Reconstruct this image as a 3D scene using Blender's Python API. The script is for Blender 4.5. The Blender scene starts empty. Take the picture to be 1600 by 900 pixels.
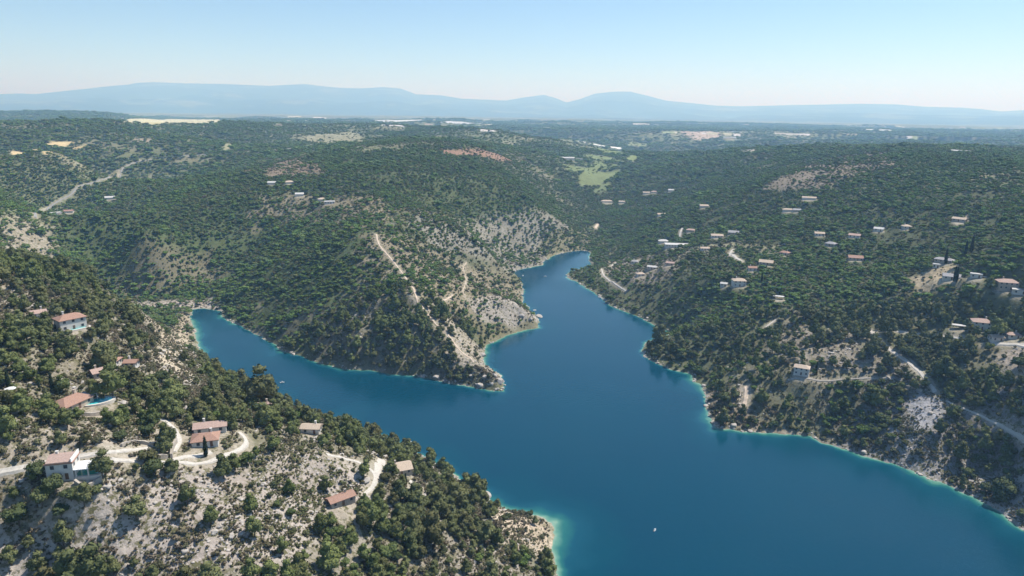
import bpy, math, random, time
import numpy as np
from mathutils import Matrix, Vector
T0 = time.time()
rng = np.random.default_rng(7); random.seed(7)
C = bpy.context.scene.collection
sc = bpy.context.scene
PI = math.pi

# ------------------------------------------------------------------ camera, light, exposure
H = 210.0; FPX = 1067.0
PITCH = math.radians(14.4); ROLL = math.radians(0.75)
cr, sr, cp, sp = math.cos(ROLL), math.sin(ROLL), math.cos(PITCH), math.sin(PITCH)
X0 = np.array([1., 0, 0]); U0 = np.array([0, sp, cp]); FW = np.array([0, cp, -sp])
RI = X0 * cr + U0 * sr; UP = U0 * cr - X0 * sr
camd = bpy.data.cameras.new('camera'); cam = bpy.data.objects.new('camera', camd); C.objects.link(cam)
camd.sensor_width = 36; camd.lens = 36 * FPX / 1600; camd.clip_start = 1; camd.clip_end = 200000
cam.matrix_world = Matrix(((RI[0], UP[0], -FW[0], 0), (RI[1], UP[1], -FW[1], 0), (RI[2], UP[2], -FW[2], H), (0, 0, 0, 1)))
sc.camera = cam
SUN_EL = math.radians(57); SUN_AZ = math.radians(60)      # azimuth from +Y towards +X
w = bpy.data.worlds.new('World'); sc.world = w; w.use_nodes = True
nt = w.node_tree; bg = nt.nodes['Background']
sky = nt.nodes.new('ShaderNodeTexSky'); sky.sky_type = 'NISHITA'; sky.sun_disc = False
sky.sun_elevation = SUN_EL; sky.sun_rotation = SUN_AZ; sky.air_density = 0.9; sky.dust_density = 0.0; sky.ozone_density = 6.0
nt.links.new(sky.outputs[0], bg.inputs[0]); bg.inputs[1].default_value = 0.115
sund = bpy.data.lights.new('sun', 'SUN'); sund.energy = 5.0; sund.angle = math.radians(0.5); sund.color = (1, 0.965, 0.90)
suno = bpy.data.objects.new('sun', sund); C.objects.link(suno)
sdir = Vector((math.sin(SUN_AZ) * math.cos(SUN_EL), math.cos(SUN_AZ) * math.cos(SUN_EL), math.sin(SUN_EL)))
suno.rotation_euler = sdir.to_track_quat('Z', 'Y').to_euler(); suno.location = (0, 0, 400)
sc.view_settings.view_transform = 'Standard'; sc.view_settings.look = 'None'
sc.view_settings.exposure = 0.33; sc.view_settings.gamma = 1; sc.view_settings.use_curve_mapping = False
sc.cycles.use_denoising = True
sc.cycles.max_bounces = 6; sc.cycles.diffuse_bounces = 2; sc.cycles.glossy_bounces = 2; sc.cycles.volume_bounces = 4
HAZE_DENSITY = 1.22e-4

# ------------------------------------------------------------------ pixel helpers (the photograph is 1600 x 900)
def ray(u, v):
    d = RI * ((u - 800) / FPX) - UP * ((v - 450) / FPX) + FW
    return d / np.linalg.norm(d)
def plane(u, v, z):
    d = ray(u, v); t = (z - H) / d[2]
    return np.array([d[0] * t, d[1] * t])
def project(x, y, z):
    px = x * RI[0] + y * RI[1] + (z - H) * RI[2]; py = x * UP[0] + y * UP[1] + (z - H) * UP[2]; pz = x * FW[0] + y * FW[1] + (z - H) * FW[2]
    pz = np.where(pz < 1, 1, pz)
    return 800 + FPX * px / pz, 450 - FPX * py / pz

# ------------------------------------------------------------------ noise
def _h(ix, iy, s):
    h = (ix.astype(np.int64) * 374761393 + iy.astype(np.int64) * 668265263 + s * 1274126177) & 0xFFFFFFFF
    h = ((h ^ (h >> 13)) * 1274126177) & 0xFFFFFFFF
    return ((h ^ (h >> 16)) & 0xFFFF) / 65535.0
def vnoise(x, y, s=0):
    xi = np.floor(x); yi = np.floor(y); fx = x - xi; fy = y - yi
    fx = fx * fx * fx * (fx * (fx * 6 - 15) + 10); fy = fy * fy * fy * (fy * (fy * 6 - 15) + 10)
    a = _h(xi, yi, s); b = _h(xi + 1, yi, s); c = _h(xi, yi + 1, s); d = _h(xi + 1, yi + 1, s)
    return (a + (b - a) * fx) * (1 - fy) + (c + (d - c) * fx) * fy
def fbm(x, y, o=4, s=0, g=0.5):
    t = 0; a = 1; n = 0
    for k in range(o):
        ca, sa = math.cos(k * 1.1 + 0.4), math.sin(k * 1.1 + 0.4)
        t = t + a * (vnoise((x * ca - y * sa) * 2 ** k + 17.3 * k, (x * sa + y * ca) * 2 ** k - 9.1 * k, s + k) - 0.5) * 2; n += a; a *= g
    return t / n
def sstep(a, b, x):
    t = np.clip((x - a) / (b - a), 0, 1); return t * t * (3 - 2 * t)

# ------------------------------------------------------------------ lake outline
SHORE = [(1760,930),(1680,872),(1600,826),(1560,800),(1520,778),(1480,760),(1440,742),(1400,728),(1360,715),(1320,702),(1290,694),(1270,682),(1240,680),(1200,676),(1150,672),(1118,668),
 (1108,655),(1104,625),(1098,605),(1085,595),(1080,585),(1045,577),(1020,565),(1005,553),(1003,543),(1010,535),(1030,527),(1050,521),(1030,512),(1010,500),(985,490),(955,478),(940,465),
 (925,455),(900,440),(885,433),(890,424),(910,420),(926,418),(922,408),(921,393),(910,391),(894,393),(867,398),(850,408),(846,415),(824,419),(801,424),(797,430),(803,438),(816,441),
 (817,460),(819,475),(831,487),(844,503),(842,512),(821,515),(797,522),(774,532),(761,540),(756,557),(754,567),(767,577),(784,590),(785,603),(783,612),(767,610),(734,603),(714,600),
 (681,595),(651,587),(617,584),(584,580),(551,578),(534,577),(500,568),(467,555),(444,550),(427,538),(400,523),(377,510),(354,500),(344,486),(320,482),(297,484),(300,498),(305,517),
 (309,540),(320,562),(338,580),(370,603),(400,617),(440,627),(480,643),(520,656),(560,672),(600,683),(640,702),(680,727),(710,744),(740,765),(770,786),(800,797),(835,805),(862,816),
 (867,835),(865,862),(871,900),(884,960),(905,1100),(950,1400),(1800,1400),(1950,1080)]
LAKE = np.array([plane(u, v, 0) for u, v in SHORE])
def densify(P, n=4):
    out = []
    N = len(P)
    for i in range(N):
        p0, p1, p2, p3 = P[(i - 1) % N], P[i], P[(i + 1) % N], P[(i + 2) % N]
        for k in range(n):
            t = k / n
            q = 0.5 * (2 * p1 + (p2 - p0) * t * 0.7 + (3 * (p1 - p2) + 0.7 * (p2 - p0) + 0.0 * p3) * 0 * t)
            q = (1 - t) * p1 + t * p2
            out.append(q)
    return np.array(out)
def sdf(P, x, y):
    """signed distance to polygon P, negative inside"""
    x = np.asarray(x, float); y = np.asarray(y, float)
    d2 = np.full(x.shape, 1e18); ins = np.zeros(x.shape, bool)
    N = len(P)
    for i in range(N):
        ax, ay = P[i]; bx, by = P[(i + 1) % N]
        ex, ey = bx - ax, by - ay; L = ex * ex + ey * ey + 1e-9
        t = np.clip(((x - ax) * ex + (y - ay) * ey) / L, 0, 1)
        dx = x - ax - t * ex; dy = y - ay - t * ey
        np.minimum(d2, dx * dx + dy * dy, out=d2)
        c = ((ay > y) != (by > y)) & (x < (bx - ax) * (y - ay) / (by - ay + 1e-12) + ax)
        ins ^= c
    return np.where(ins, -1, 1) * np.sqrt(d2)

# ------------------------------------------------------------------ terrain: points of known place and height
CP = [ # u, v, height
 (0,900,75),(100,730,98),(110,628,100),(322,690,88),(620,745,55),(110,505,112),(530,780,62),(400,900,66),(700,900,34),(850,880,4),(0,620,108),(0,520,116),(0,1100,55),(400,1150,48),(700,1200,20),
 (250,820,80),(450,700,78),(400,650,78),(200,650,95),(780,850,18),(700,820,36),(560,700,60),(650,760,45),(200,560,95),(60,470,112),(180,480,100),(270,490,66),(280,530,52),(300,560,42),(340,590,40),(400,628,40),(480,655,42),
 (560,690,45),(-150,700,110),(-200,500,120),(-200,1000,80),
 (0,380,85),(40,350,80),(60,430,50),(-200,350,110),(-200,250,125),
 (200,450,12),(160,410,24),(110,370,38),(75,325,58),(300,420,24),(400,420,34),(450,350,66),(300,300,92),(450,258,120),(510,320,90),(600,250,130),(590,370,82),(650,450,50),(700,500,30),(560,480,38),(500,500,24),
 (740,560,14),(770,590,8),(600,530,26),(700,420,45),(760,460,30),(800,480,20),(830,488,12),(720,350,75),(790,390,42),(860,385,22),(780,300,88),(850,340,48),(700,290,104),(750,232,140),(780,201,158),(700,208,148),
 (900,360,18),(930,372,4),(940,335,18),(920,300,45),(930,272,62),(960,240,80),(1000,205,110),(880,250,95),
 (150,340,75),(220,360,72),(200,300,78),(120,292,68),(200,256,92),(100,250,118),(30,240,132),(0,300,100),(350,232,104),(500,226,118),(0,206,152),(100,202,156),(200,197,160),(330,195,158),(400,203,146),(560,212,132),(460,205,140),
 (300,215,140),(600,190,140),(100,185,120),(0,187,110),(400,188,124),(0,209,128),(100,207,130),(-200,220,140),(-400,235,140),(200,201,138),(300,200,138),
 (1000,380,22),(1060,385,46),(960,430,10),(1000,430,26),(1100,450,42),(1030,330,45),(1100,300,75),(1200,290,110),(1300,240,140),(1180,235,125),(1250,330,92),(1250,400,66),(1350,300,118),(1080,250,100),(1020,270,78),
 (1100,520,22),(1200,500,38),(1150,580,14),(1250,575,32),(1200,640,10),(1350,500,50),(1350,600,28),(1450,600,36),(1450,500,60),(1530,510,62),(1450,400,86),(1500,300,130),(1450,240,152),(1600,248,150),(1600,600,50),(1600,500,72),
 (1600,400,108),(1550,700,17),(1600,720,20),(1750,700,45),(1750,500,110),(1750,300,145),(1330,650,12),(1450,690,14),(1380,228,148),(1060,560,6),(1500,350,108),(1400,330,108),
 (1900,800,60),(1900,1000,80),
 (1300,215,120),(1450,215,112),(1600,225,110),(1200,205,118),(1600,205,120),(1100,198,118),(900,195,120),(1400,198,122),(800,188,128),(1000,190,120),(1200,191,122),(1500,196,122),(600,186,130),(200,178,132)]
XY = []; Z = []
for u, v, z in CP:
    p = plane(u, v, z); XY.append(p); Z.append(z)
for i in range(0, len(LAKE) - 4):
    XY.append(LAKE[i]); Z.append(0.0)
for u, v in ((1000,640),(1300,760),(700,650),(450,590),(1000,850),(900,500),(860,440),(1450,850),(900,750),(370,540)):
    XY.append(plane(u, v, 0)); Z.append(-18)
for th in np.radians(np.arange(-60, 61, 10)):
    for r in (14000, 40000):
        XY.append(np.array([r * math.sin(th), r * math.cos(th)])); Z.append(122)
for th in np.radians((-175, -120, -80, 80, 120, 175)):
    for r in (60, 400, 2500):
        XY.append(np.array([r * math.sin(th), r * math.cos(th)])); Z.append(70 if th < 0 else 50)
XY = np.array(XY); Z = np.array(Z, float)
def polar(x, y): return np.arctan2(x, y), 0.5 * np.log(x * x + y * y + 1)
kt, kl = polar(XY[:, 0], XY[:, 1])
def tpsk(d2): return np.where(d2 > 0, 0.5 * d2 * np.log(d2 + 1e-12), 0)
A = tpsk((kt[:, None] - kt) ** 2 + (kl[:, None] - kl) ** 2) + np.eye(len(kt)) * 2e-5
Pm = np.c_[np.ones_like(kt), kt, kl]
M = np.block([[A, Pm], [Pm.T, np.zeros((3, 3))]])
sol = np.linalg.solve(M, np.r_[Z, 0, 0, 0])
def tps(t, l):
    out = sol[-3] + sol[-2] * t + sol[-1] * l
    for i in range(len(kt)):
        out = out + sol[i] * tpsk((t - kt[i]) ** 2 + (l - kl[i]) ** 2)
    return out

# the ground is one polar sheet, rows fine where the eye is close to it
TH = np.concatenate([np.radians(np.linspace(-180, -56, 40)), np.radians(np.linspace(-55, 55, 1000)), np.radians(np.linspace(56, 180, 40))])
LR = np.concatenate([np.linspace(math.log(40), math.log(130), 60)[:-1], np.linspace(math.log(130), math.log(1500), 640)[:-1], np.linspace(math.log(1500), math.log(12000), 320)[:-1], np.linspace(math.log(12000), math.log(60000), 140)])
NT, NL = len(TH), len(LR)
# smooth base on a coarse lattice, then bilinear
def lattice(fn, t, l):
    ct = np.linspace(-PI, PI, 700); cl = np.linspace(LR[0], LR[-1], 520)
    g = fn(*np.meshgrid(ct, cl, indexing='xy'))
    return bil(g, (t - ct[0]) / (ct[1] - ct[0]), (l - cl[0]) / (cl[1] - cl[0]))
def bil(g, i, j):
    i = np.clip(i, 0, g.shape[1] - 1.001); j = np.clip(j, 0, g.shape[0] - 1.001)
    i0 = i.astype(int); j0 = j.astype(int); a = i - i0; b = j - j0
    return (g[j0, i0] * (1 - a) + g[j0, i0 + 1] * a) * (1 - b) + (g[j0 + 1, i0] * (1 - a) + g[j0 + 1, i0 + 1] * a) * b
GT, GL = np.meshgrid(TH, LR, indexing='xy')
GR = np.exp(GL); GX = GR * np.sin(GT); GY = GR * np.cos(GT)
ZB = lattice(tps, GT, GL)
nearm = GR < 1400
SD = np.full(GX.shape, 400.0)
wx = GX + 3.0 * fbm(GX / 14, GY / 14, 3, 5) + 1.2 * fbm(GX / 3.5, GY / 3.5, 2, 6); wy = GY + 3.0 * fbm(GX / 14, GY / 14, 3, 8) + 1.2 * fbm(GX / 3.5, GY / 3.5, 2, 9)
SD[nearm] = sdf(LAKE, wx[nearm], wy[nearm])
land = SD > 0
# relief noise
rough = sstep(0, 25, SD)
n1 = fbm(GX / 170, GY / 170, 4, 21); gul = 1 - np.abs(fbm(GX / 85, GY / 85, 3, 31)) * 2
amp = np.where(GR < 1100, np.clip(GR * 0.006, 2.0, 4.5), 5)
ZN = n1 * amp + (gul - 0.6) * np.clip(GR * 0.003, 1.2, 2.2) * (GR < 4000)
ZN += fbm(GX / 900, GY / 900, 4, 44) * 12 * sstep(2300, 4500, GR)
ZN += fbm(GX / 420, GY / 420, 3, 47) * 11 * sstep(1300, 2200, GR)
ZN += np.clip(105 * fbm(GX / 1500 + 3.3, GY / 620 + 1.7, 4, 49) - 4, -75, 9) * sstep(1500, 2400, GR) * sstep(14000, 9000, GR)
ZN += fbm(GX / 9, GY / 9, 4, 51) * 1.1 * (GR < 1600) * sstep(1600, 900, GR)
# rock ledges along the contours
zz = ZB + ZN * 0.3
ZN += 0.5 * np.abs(fbm(GX / 22, GY / 22, 2, 61)) * np.sin(zz / 2.6 * 2 * PI) * (GR < 1300)
ZL = ZB + ZN * rough
ZL = np.where(SD < 399, np.minimum(ZL, 0.25 + np.maximum(SD, 0) * (0.75 + 0.5 * vnoise(GX / 25, GY / 25, 3))), ZL)
ZL = np.maximum(ZL, np.where(SD < 399, 0.1 + np.minimum(np.maximum(SD, 0) * 0.2, 3), 4))
ZW = -0.05 - np.minimum(-SD * 0.35, 14)
GZ = np.where(land, ZL, ZW)
# distant ranges, crest line per direction
SIL = [(-700,150),(-300,145),(0,147),(30,146),(55,147),(100,142),(140,138),(165,135),(200,132),(215,129),(240,128),(290,130),(350,131),(420,134),(455,132),(480,131),(500,134),(530,137),(560,138),(600,136),(625,138),(650,147),(690,149),(720,154),(790,157),
 (820,152),(850,148),(868,153),(885,160),(905,155),(930,146),(960,143),(985,143),(1010,149),(1040,157),(1080,161),(1120,165),(1160,166),(1240,164),(1300,163),(1350,162),(1400,163),(1450,167),(1500,168),(1530,170),(1565,174),(1600,172),(1800,176),(2300,180)]
def crest(sil, D):
    th = []; hh = []
    for u, v in sil:
        d = ray(u, v); th.append(math.atan2(d[0], d[1])); hh.append(H + D * d[2] / math.hypot(d[0], d[1]))
    return lambda t: np.interp(t, th, hh)
def add_range(sil, D, lo, hi, seed, rough_):
    global GZ
    c = crest(sil, D)(GT)
    s = GR - D * (1 + 0.0 * GT)
    k = np.where(s < 0, 1 + s / lo, 1 - s / hi); k = np.clip(k, 0, 1)
    k = k ** 0.8
    ridge = 1 - np.abs(fbm(GX / 2600, GY / 2600, 5, seed)) * 1.6
    f = np.where(k > 0, 122 + (c - 122) * k * (1 - rough_ * (1 - ridge) * (1 - k) * 2.2), -1e9)
    GZ = np.maximum(GZ, f)
add_range(SIL, 24000, 8000, 9000, 71, 0.5)
add_range([(400,190),(900,190),(1130,186),(1165,179),(1230,178),(1290,177),(1350,176),(1420,178),(1500,180),(1600,182),(1900,184)], 17500, 4000, 4500, 75, 0.35)
add_range([(-300,172),(0,174),(60,173),(120,174),(170,176),(210,182),(260,190)], 5500, 1500, 1500, 78, 0.1)

LT = np.interp
def gidx(x, y):
    t, l = np.arctan2(x, y), 0.5 * np.log(np.asarray(x, float) ** 2 + np.asarray(y, float) ** 2 + 1e-9)
    return np.interp(t, TH, np.arange(NT)), np.interp(l, LR, np.arange(NL))
def samp(G, x, y):
    i, j = gidx(x, y); return bil(G, i, j)
def hz(x, y): return samp(GZ, x, y)
def hit(u, v, tmax=9000):
    """where the sight line through (u, v) meets the ground"""
    d = ray(u, v); ts = np.exp(np.linspace(math.log(120), math.log(tmax), 2500))
    x = d[0] * ts; y = d[1] * ts; z = H + d[2] * ts
    g = hz(x, y); b = np.nonzero(z < np.maximum(g, 0))[0]
    if len(b) == 0: return np.array([x[-1], y[-1]])
    k = b[0]
    if k == 0: return np.array([x[0], y[0]])
    a0 = z[k - 1] - g[k - 1]; a1 = z[k] - g[k]; f = a0 / (a0 - a1 + 1e-9)
    return np.array([x[k - 1] + (x[k] - x[k - 1]) * f, y[k - 1] + (y[k] - y[k - 1]) * f])
def visible(x, y, z):
    ok = np.ones(x.shape, bool)
    for f in np.linspace(0.25, 0.985, 60):
        ok &= hz(x * f, y * f) < H + (z - H) * f + 0.5
    return ok
print('terrain', round(time.time() - T0, 1))
#@@PART2

# ------------------------------------------------------------------ houses: where they stand (pixel of the photograph -> ground), size in metres
# name, u, v, width, depth, storeys, turn, roof, wall, label
HS = [
 ('two_storey_house',101,741,7.5,6.6,2,-22,'tile','white','pale two-storey house with a balcony terrace beside a small green pool'),
 ('tiled_house',112,634,12,8.5,1,38,'tile','ochre','tile-roofed house with a tall chimney beside the round turquoise pool'),
 ('long_tiled_house',330,674,11.5,5.5,1,-8,'tilepink','white','long pink-roofed wing uphill of the cypress and gravel drive'),
 ('low_tiled_house',322,692,9,7,1,-8,'tile','white','low red-tiled house with the tall dark cypress in front'),
 ('stone_house',625,737,10,8,1,12,'tilepale','stone','stone house behind a big bush where the lakeside gravel drive ends'),
 ('tiled_shed',533,786,10,4.5,1,24,'tile','stone','long low shed with a dull red roof on the bare slope'),
 ('hillside_house',111,512,11,8,2,18,'tile','white','white-walled villa among pines above a turquoise pool, uphill of every other'),
 ('small_house',61,496,6,5,1,0,'tilepink','white','small pink-roofed house in trees just beyond the white-walled villa'),
 ('small_house',157,588,6.5,5.5,1,15,'tilepink','ochre','small salmon-roofed house sunk among pines beyond the round pool'),
 ('small_house',176,567,6,5,1,-30,'tile','white','small gabled house beside the salmon-roofed one in the pines'),
 ('small_house',207,580,5,4.5,1,-25,'tile','white','house with white terrace and orange roof under tall pines'),
 ('small_house',412,641,7,6,1,-10,'tilepink','ochre','round-backed pinkish house in the pines near the narrow lake arm'),
 ('small_house',446,645,6,5,1,20,'white','white','bright white little house in pines near the narrow lake arm'),
 ('small_house',487,675,8,5,1,-20,'tilepale','white','low cream and tan house in the shrubs above the lake arm'),
 ('white_villa',1252,584,10,7,2,-3,'tilepale','white','two-storey house with pale tiles alone above the rocky shore opposite'),
 ('white_villa',1532,512,12,9,2,14,'tilepink','white','two-storey pink-roofed villa beside the upper gravel road'),
 ('flat_canopy',1497,515,9,5,0,10,'white','white','white flat canopy on the grass beside the two-storey pink-roofed villa'),
 ('small_house',1555,534,8,6,1,30,'tilepale','white','small house at the bend below the pink-roofed villa'),
 ('hillside_house',1572,450,13,9,2,20,'tilepink','ochre','ochre villa with pale pink roof among dark oaks near the frame edge'),
 ('hillside_house',1486,436,12,8,1,6,'greyroof','white','pale grey-roofed house next to a dark cypress'),
 ('small_house',1525,433,8,5,1,0,'white','white','low white-topped house between the grey-roofed one and the ochre villa'),
 ('long_house',1475,410,14,7,1,-12,'greyroof','stone','long grey house half hidden by woods behind the tan clearing'),
 ('small_house',1462,420,5,4,1,0,'white','white','pale blue-white little outbuilding by the tan clearing'),
 ('round_roof_house',1336,406,13,9,1,10,'tile','ochre','brownish-red-roofed house deep in the oak woods'),
 ('hillside_house',1298,384,10,8,1,-20,'greyroof','stone','grey slate-toned house just above bright green trees'),
 ('hillside_house',1335,371,11,7,1,-5,'tilepink','white','cream house with a pink roof high in the woods'),
 ('long_house',1264,312,17,7,1,0,'tilepale','white','long pale flat building alone on the wooded upper slope'),
 ('hillside_house',1231,331,13,7,1,0,'tilepale','white','low cream building paired with a darker wing on the upper slope'),
 ('hillside_house',1245,330,9,7,1,4,'greyroof','ochre','darker wing beside the low cream building on the upper slope'),
 ('hillside_house',1197,413,13,9,1,-6,'tilepale','ochre','tan-roofed house halfway up between road bend and woods'),
 ('hillside_house',1154,446,12,9,2,15,'tilepale','white','gabled cream house with a terrace inside the dense green woods'),
 ('small_house',1131,448,6,5,1,-10,'white','white','small white annex beside the gabled cream house'),
 ('large_villa',1058,385,31,14,1,8,'white','white','large white villa spread on a terrace above the inlet'),
 ('small_house',1036,379,13,9,1,10,'white','white','white wing at the end of the large villa terrace'),
 ('hillside_house',1120,371,14,8,1,8,'tilepale','white','long pale-roofed house near the ridge top right of the large villa'),
 ('hillside_house',1146,366,12,9,1,-5,'greyroof','stone','dark grey house joined to the long pale-roofed one'),
 ('small_house',992,411,9,8,1,-15,'greyroof','white','pale grey-roofed house on the shoulder above the cove'),
 ('small_house',1019,420,11,6,1,-15,'white','ochre','low house with light flat roof on the shoulder above the cove'),
 ('small_house',1216,467,10,5,0,0,'white','white','white oval canopy among oaks below the woods'),
 ('hillside_house',948,316,22,10,1,8,'tilepale','white','red and white farmhouse by the green valley floor'),
 ('long_house',1033,337,14,8,1,20,'tilepale','white','pale house on the far valley side beyond the inlet'),
 ('long_house',884,249,45,14,1,0,'white','white','long white farm building in the far valley bottom'),
 ('small_house',904,250,22,10,1,0,'white','white','second white barn in the far valley bottom'),
 ('long_house',1140,216,60,20,1,0,'white','white','pale hangar on the far plateau edge'),
 ('small_house',515,318,13,10,1,0,'white','white','white house in the hamlet on the central hilltop'),
 ('small_house',503,314,10,8,1,10,'tilepale','white','tan house beside the white one in the hilltop hamlet'),
 ('small_house',88,335,14,10,1,20,'white','white','white farmhouse by the winding road in the side valley'),
 ('small_house',172,311,14,9,1,0,'white','white','small white building among trees beyond the farmhouse road'),
 ('small_house',1000,431,9,7,1,20,'tilepale','white','tan-roofed cottage on the shoulder just above the cove track'),
 ('small_house',1047,414,9,6,1,-8,'tilepink','ochre','ochre cottage in woods directly downhill of the large villa'),
 ('small_house',1101,391,10,6,1,10,'tilepale','white','small white villa between the large villa and the dark grey house'),
 ('small_house',1226,398,9,7,1,-20,'tile','ochre','small red-roofed house in dense woods, near the slate-toned one'),
 ('small_house',1280,368,10,7,1,8,'tilepale','white','low pale cottage uphill of the slate-toned house'),
 ('hillside_house',1373,361,9,7,1,-10,'white','white','white cube house standing by a thin pale mast-like tree'),
 ('small_house',1416,357,8,7,1,20,'tilepale','white','slim white house uphill of the brownish-red roof'),
 ('small_house',1499,346,12,7,1,-15,'tilepale','ochre','sandy-coloured house in the small clearing high in the woods'),
 ('small_house',1592,461,9,6,1,5,'white','white','low white outbuilding downhill of the ochre villa'),
 ('small_house',1583,524,8,6,1,25,'tilepink','white','small pink-roofed annex past the pink-roofed villa, by its road'),
 ('hillside_house',972,317,13,8,1,-5,'tilepale','white','small pale house just beyond the red and white farmhouse'),
 ('small_house',1010,303,14,8,1,0,'tilepale','white','pale house in the valley woods, with another right behind it'),
 ('small_house',1022,301,12,8,1,10,'tilepink','white','pink-roofed house right behind the pale one in the valley woods'),
 ('small_house',1050,299,14,9,1,-10,'white','white','white-roofed house further up the valley woods on its own'),
 ('small_house',1100,324,13,8,1,12,'tilepale','white','pale house on the wooded slope above the large villa'),
 ('small_house',1079,362,11,7,1,-12,'tilepink','ochre','ochre house up the drive from the large villa'),
 ('small_house',1175,422,8,6,1,14,'tile','white','small white house by the bend below the tan-roofed one'),
 ('small_house',468,306,11,8,1,0,'white','white','white cottage at the near end of the hilltop hamlet'),
 ('small_house',452,287,12,8,1,12,'tilepale','white','pale cottage in trees below the bare reddish hilltop'),
 ('small_house',425,288,11,8,1,-12,'white','white','white cottage further along below the bare reddish hilltop'),
 ('small_house',108,332,12,8,1,-15,'tile','white','red-roofed house beside the white farmhouse on the winding road'),
]
HP = []
pad_list = []
for k, h in enumerate(HS):
    p = hit(h[1], h[2]); HP.append(p)
    pad_list.append((p, max(h[3], h[4]) * 0.62, 7))
POOLS = [('swimming_pool', 154, 636, 5.4, 2.9, 6, 'round-ended turquoise pool with pale rim beside the tile-roofed house', 1),
 ('swimming_pool', 139, 746, 3.6, 2.4, -20, 'small green rectangular pool on the terrace below the two-storey house', 0),
 ('swimming_pool', 124, 519, 3.8, 1.9, 20, 'narrow turquoise pool in front of the white-walled villa', 0)]
PP = [hit(q[1], q[2]) for q in POOLS]
for q, p in zip(POOLS, PP): pad_list.append((p, max(q[3], q[4]) + 0.8, 5))
def gnear(p, R):
    i, j = gidx(p[0], p[1]); r = math.hypot(*p); dt = R / r
    a = int(max(0, i - dt / (TH[600] - TH[599]) - 3)); b = int(min(NT, i + dt / (TH[600] - TH[599]) + 4))
    l0 = np.searchsorted(LR, math.log(max(r - R, 41))) - 2; l1 = np.searchsorted(LR, math.log(r + R)) + 2
    return slice(max(l0, 0), l1), slice(a, b)
HZ = {}
for p, R, fo in pad_list:
    s = gnear(p, R + fo); d = np.hypot(GX[s] - p[0], GY[s] - p[1]); z0 = float(hz(p[0], p[1])) + 0.2; z0 = max(z0, 2.0)
    k = (1 - sstep(R * .8, R + fo + 5, d)) * .7; GZ[s] = GZ[s] * (1 - k) + z0 * k
    HZ[(p[0], p[1])] = z0

# ------------------------------------------------------------------ roads and paths (pixels of the photograph -> ground)
def ww(pts): return np.array([hit(u, v) for u, v in pts])
ROADS = [ # name, pts, width, material, label
 ('gravel_road', [(-20,742),(15,735),(60,726),(100,716),(130,712),(165,708),(200,704),(232,700)], 2.7, 'gravel'),
 ('gravel_road', [(150,722),(180,719),(225,722),(262,722),(290,724),(325,723),(350,712),(372,705),(386,694),(383,684),(374,676)], 2.8, 'gravel'),
 ('gravel_drive', [(262,722),(285,714),(310,712),(330,706)], 3.6, 'gravel'),
 ('gravel_drive', [(272,706),(279,692),(280,680),(262,660),(240,652),(222,645)], 2.8, 'gravel'),
 ('gravel_road', [(510,710),(535,715),(556,720),(578,732),(588,745),(584,760),(570,772)], 2.8, 'gravel'),
 ('gravel_drive', [(588,748),(590,730),(596,718)], 4.5, 'gravel'),
 ('gravel_drive', [(640,752),(655,760),(645,772)], 4.5, 'gravel'),
 ('mountain_track', [(1356,514),(1366,522),(1370,530),(1385,543),(1400,553),(1416,563),(1430,575),(1440,584),(1450,597),(1458,607),(1462,613)], 4.4, 'gravel'),
 ('mountain_track', [(1386,515),(1410,519),(1450,523),(1490,528),(1520,532)], 3.4, 'gravel'),
 ('mountain_track', [(1478,626),(1500,636),(1525,646),(1550,658),(1580,672),(1620,684)], 1.6, 'gravel'),
 ('mountain_track', [(1235,593),(1270,594),(1310,593),(1350,591),(1385,590)], 1.8, 'earth'),
 ('mountain_track', [(1540,538),(1560,537),(1585,537),(1605,541)], 5.5, 'gravel'),
 ('dirt_track', [(588,366),(590,380),(600,392),(612,405),(622,418),(632,432),(638,440),(646,450),(650,462),(652,474),(664,486),(672,495),(678,505),(690,512),(700,522),(708,533),(716,545),(728,555),(740,566)], 2.4, 'sand'),
 ('dirt_track', [(729,410),(722,420),(728,432),(727,446),(722,456),(729,468)], 0.8, 'sand'),
 ('dirt_track', [(692,470),(700,466),(708,461)], 1.6, 'sand'),
 ('valley_road', [(55,340),(66,328),(90,314),(112,304),(120,292),(150,284),(172,280),(185,268),(200,258),(215,252),(250,246),(300,243),(350,240),(400,236),(440,233),(480,228),(530,221)], 3.6, 'asphalt'),
 ('valley_road', [(940,420),(942,432),(955,440),(965,447),(978,455)], 3.0, 'gravel'),
 ('valley_road', [(955,416),(962,410),(972,407)], 3.5, 'gravel'),
 ('valley_road', [(1140,400),(1142,393),(1146,390)], 4, 'gravel'),
 ('valley_road', [(1142,396),(1150,403),(1158,409)], 4.5, 'gravel'),
 ('valley_road', [(1062,372),(1063,362),(1066,356)], 4, 'gravel'),
 ('valley_road', [(930,357),(934,350)], 6, 'sand'),
 ('valley_road', [(1196,512),(1206,504),(1212,499)], 2.4, 'gravel'),
 ('dirt_track', [(1162,634),(1166,620),(1166,604)], 5, 'sand'),
]
RP = [ww(r[1]) for r in ROADS]

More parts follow.
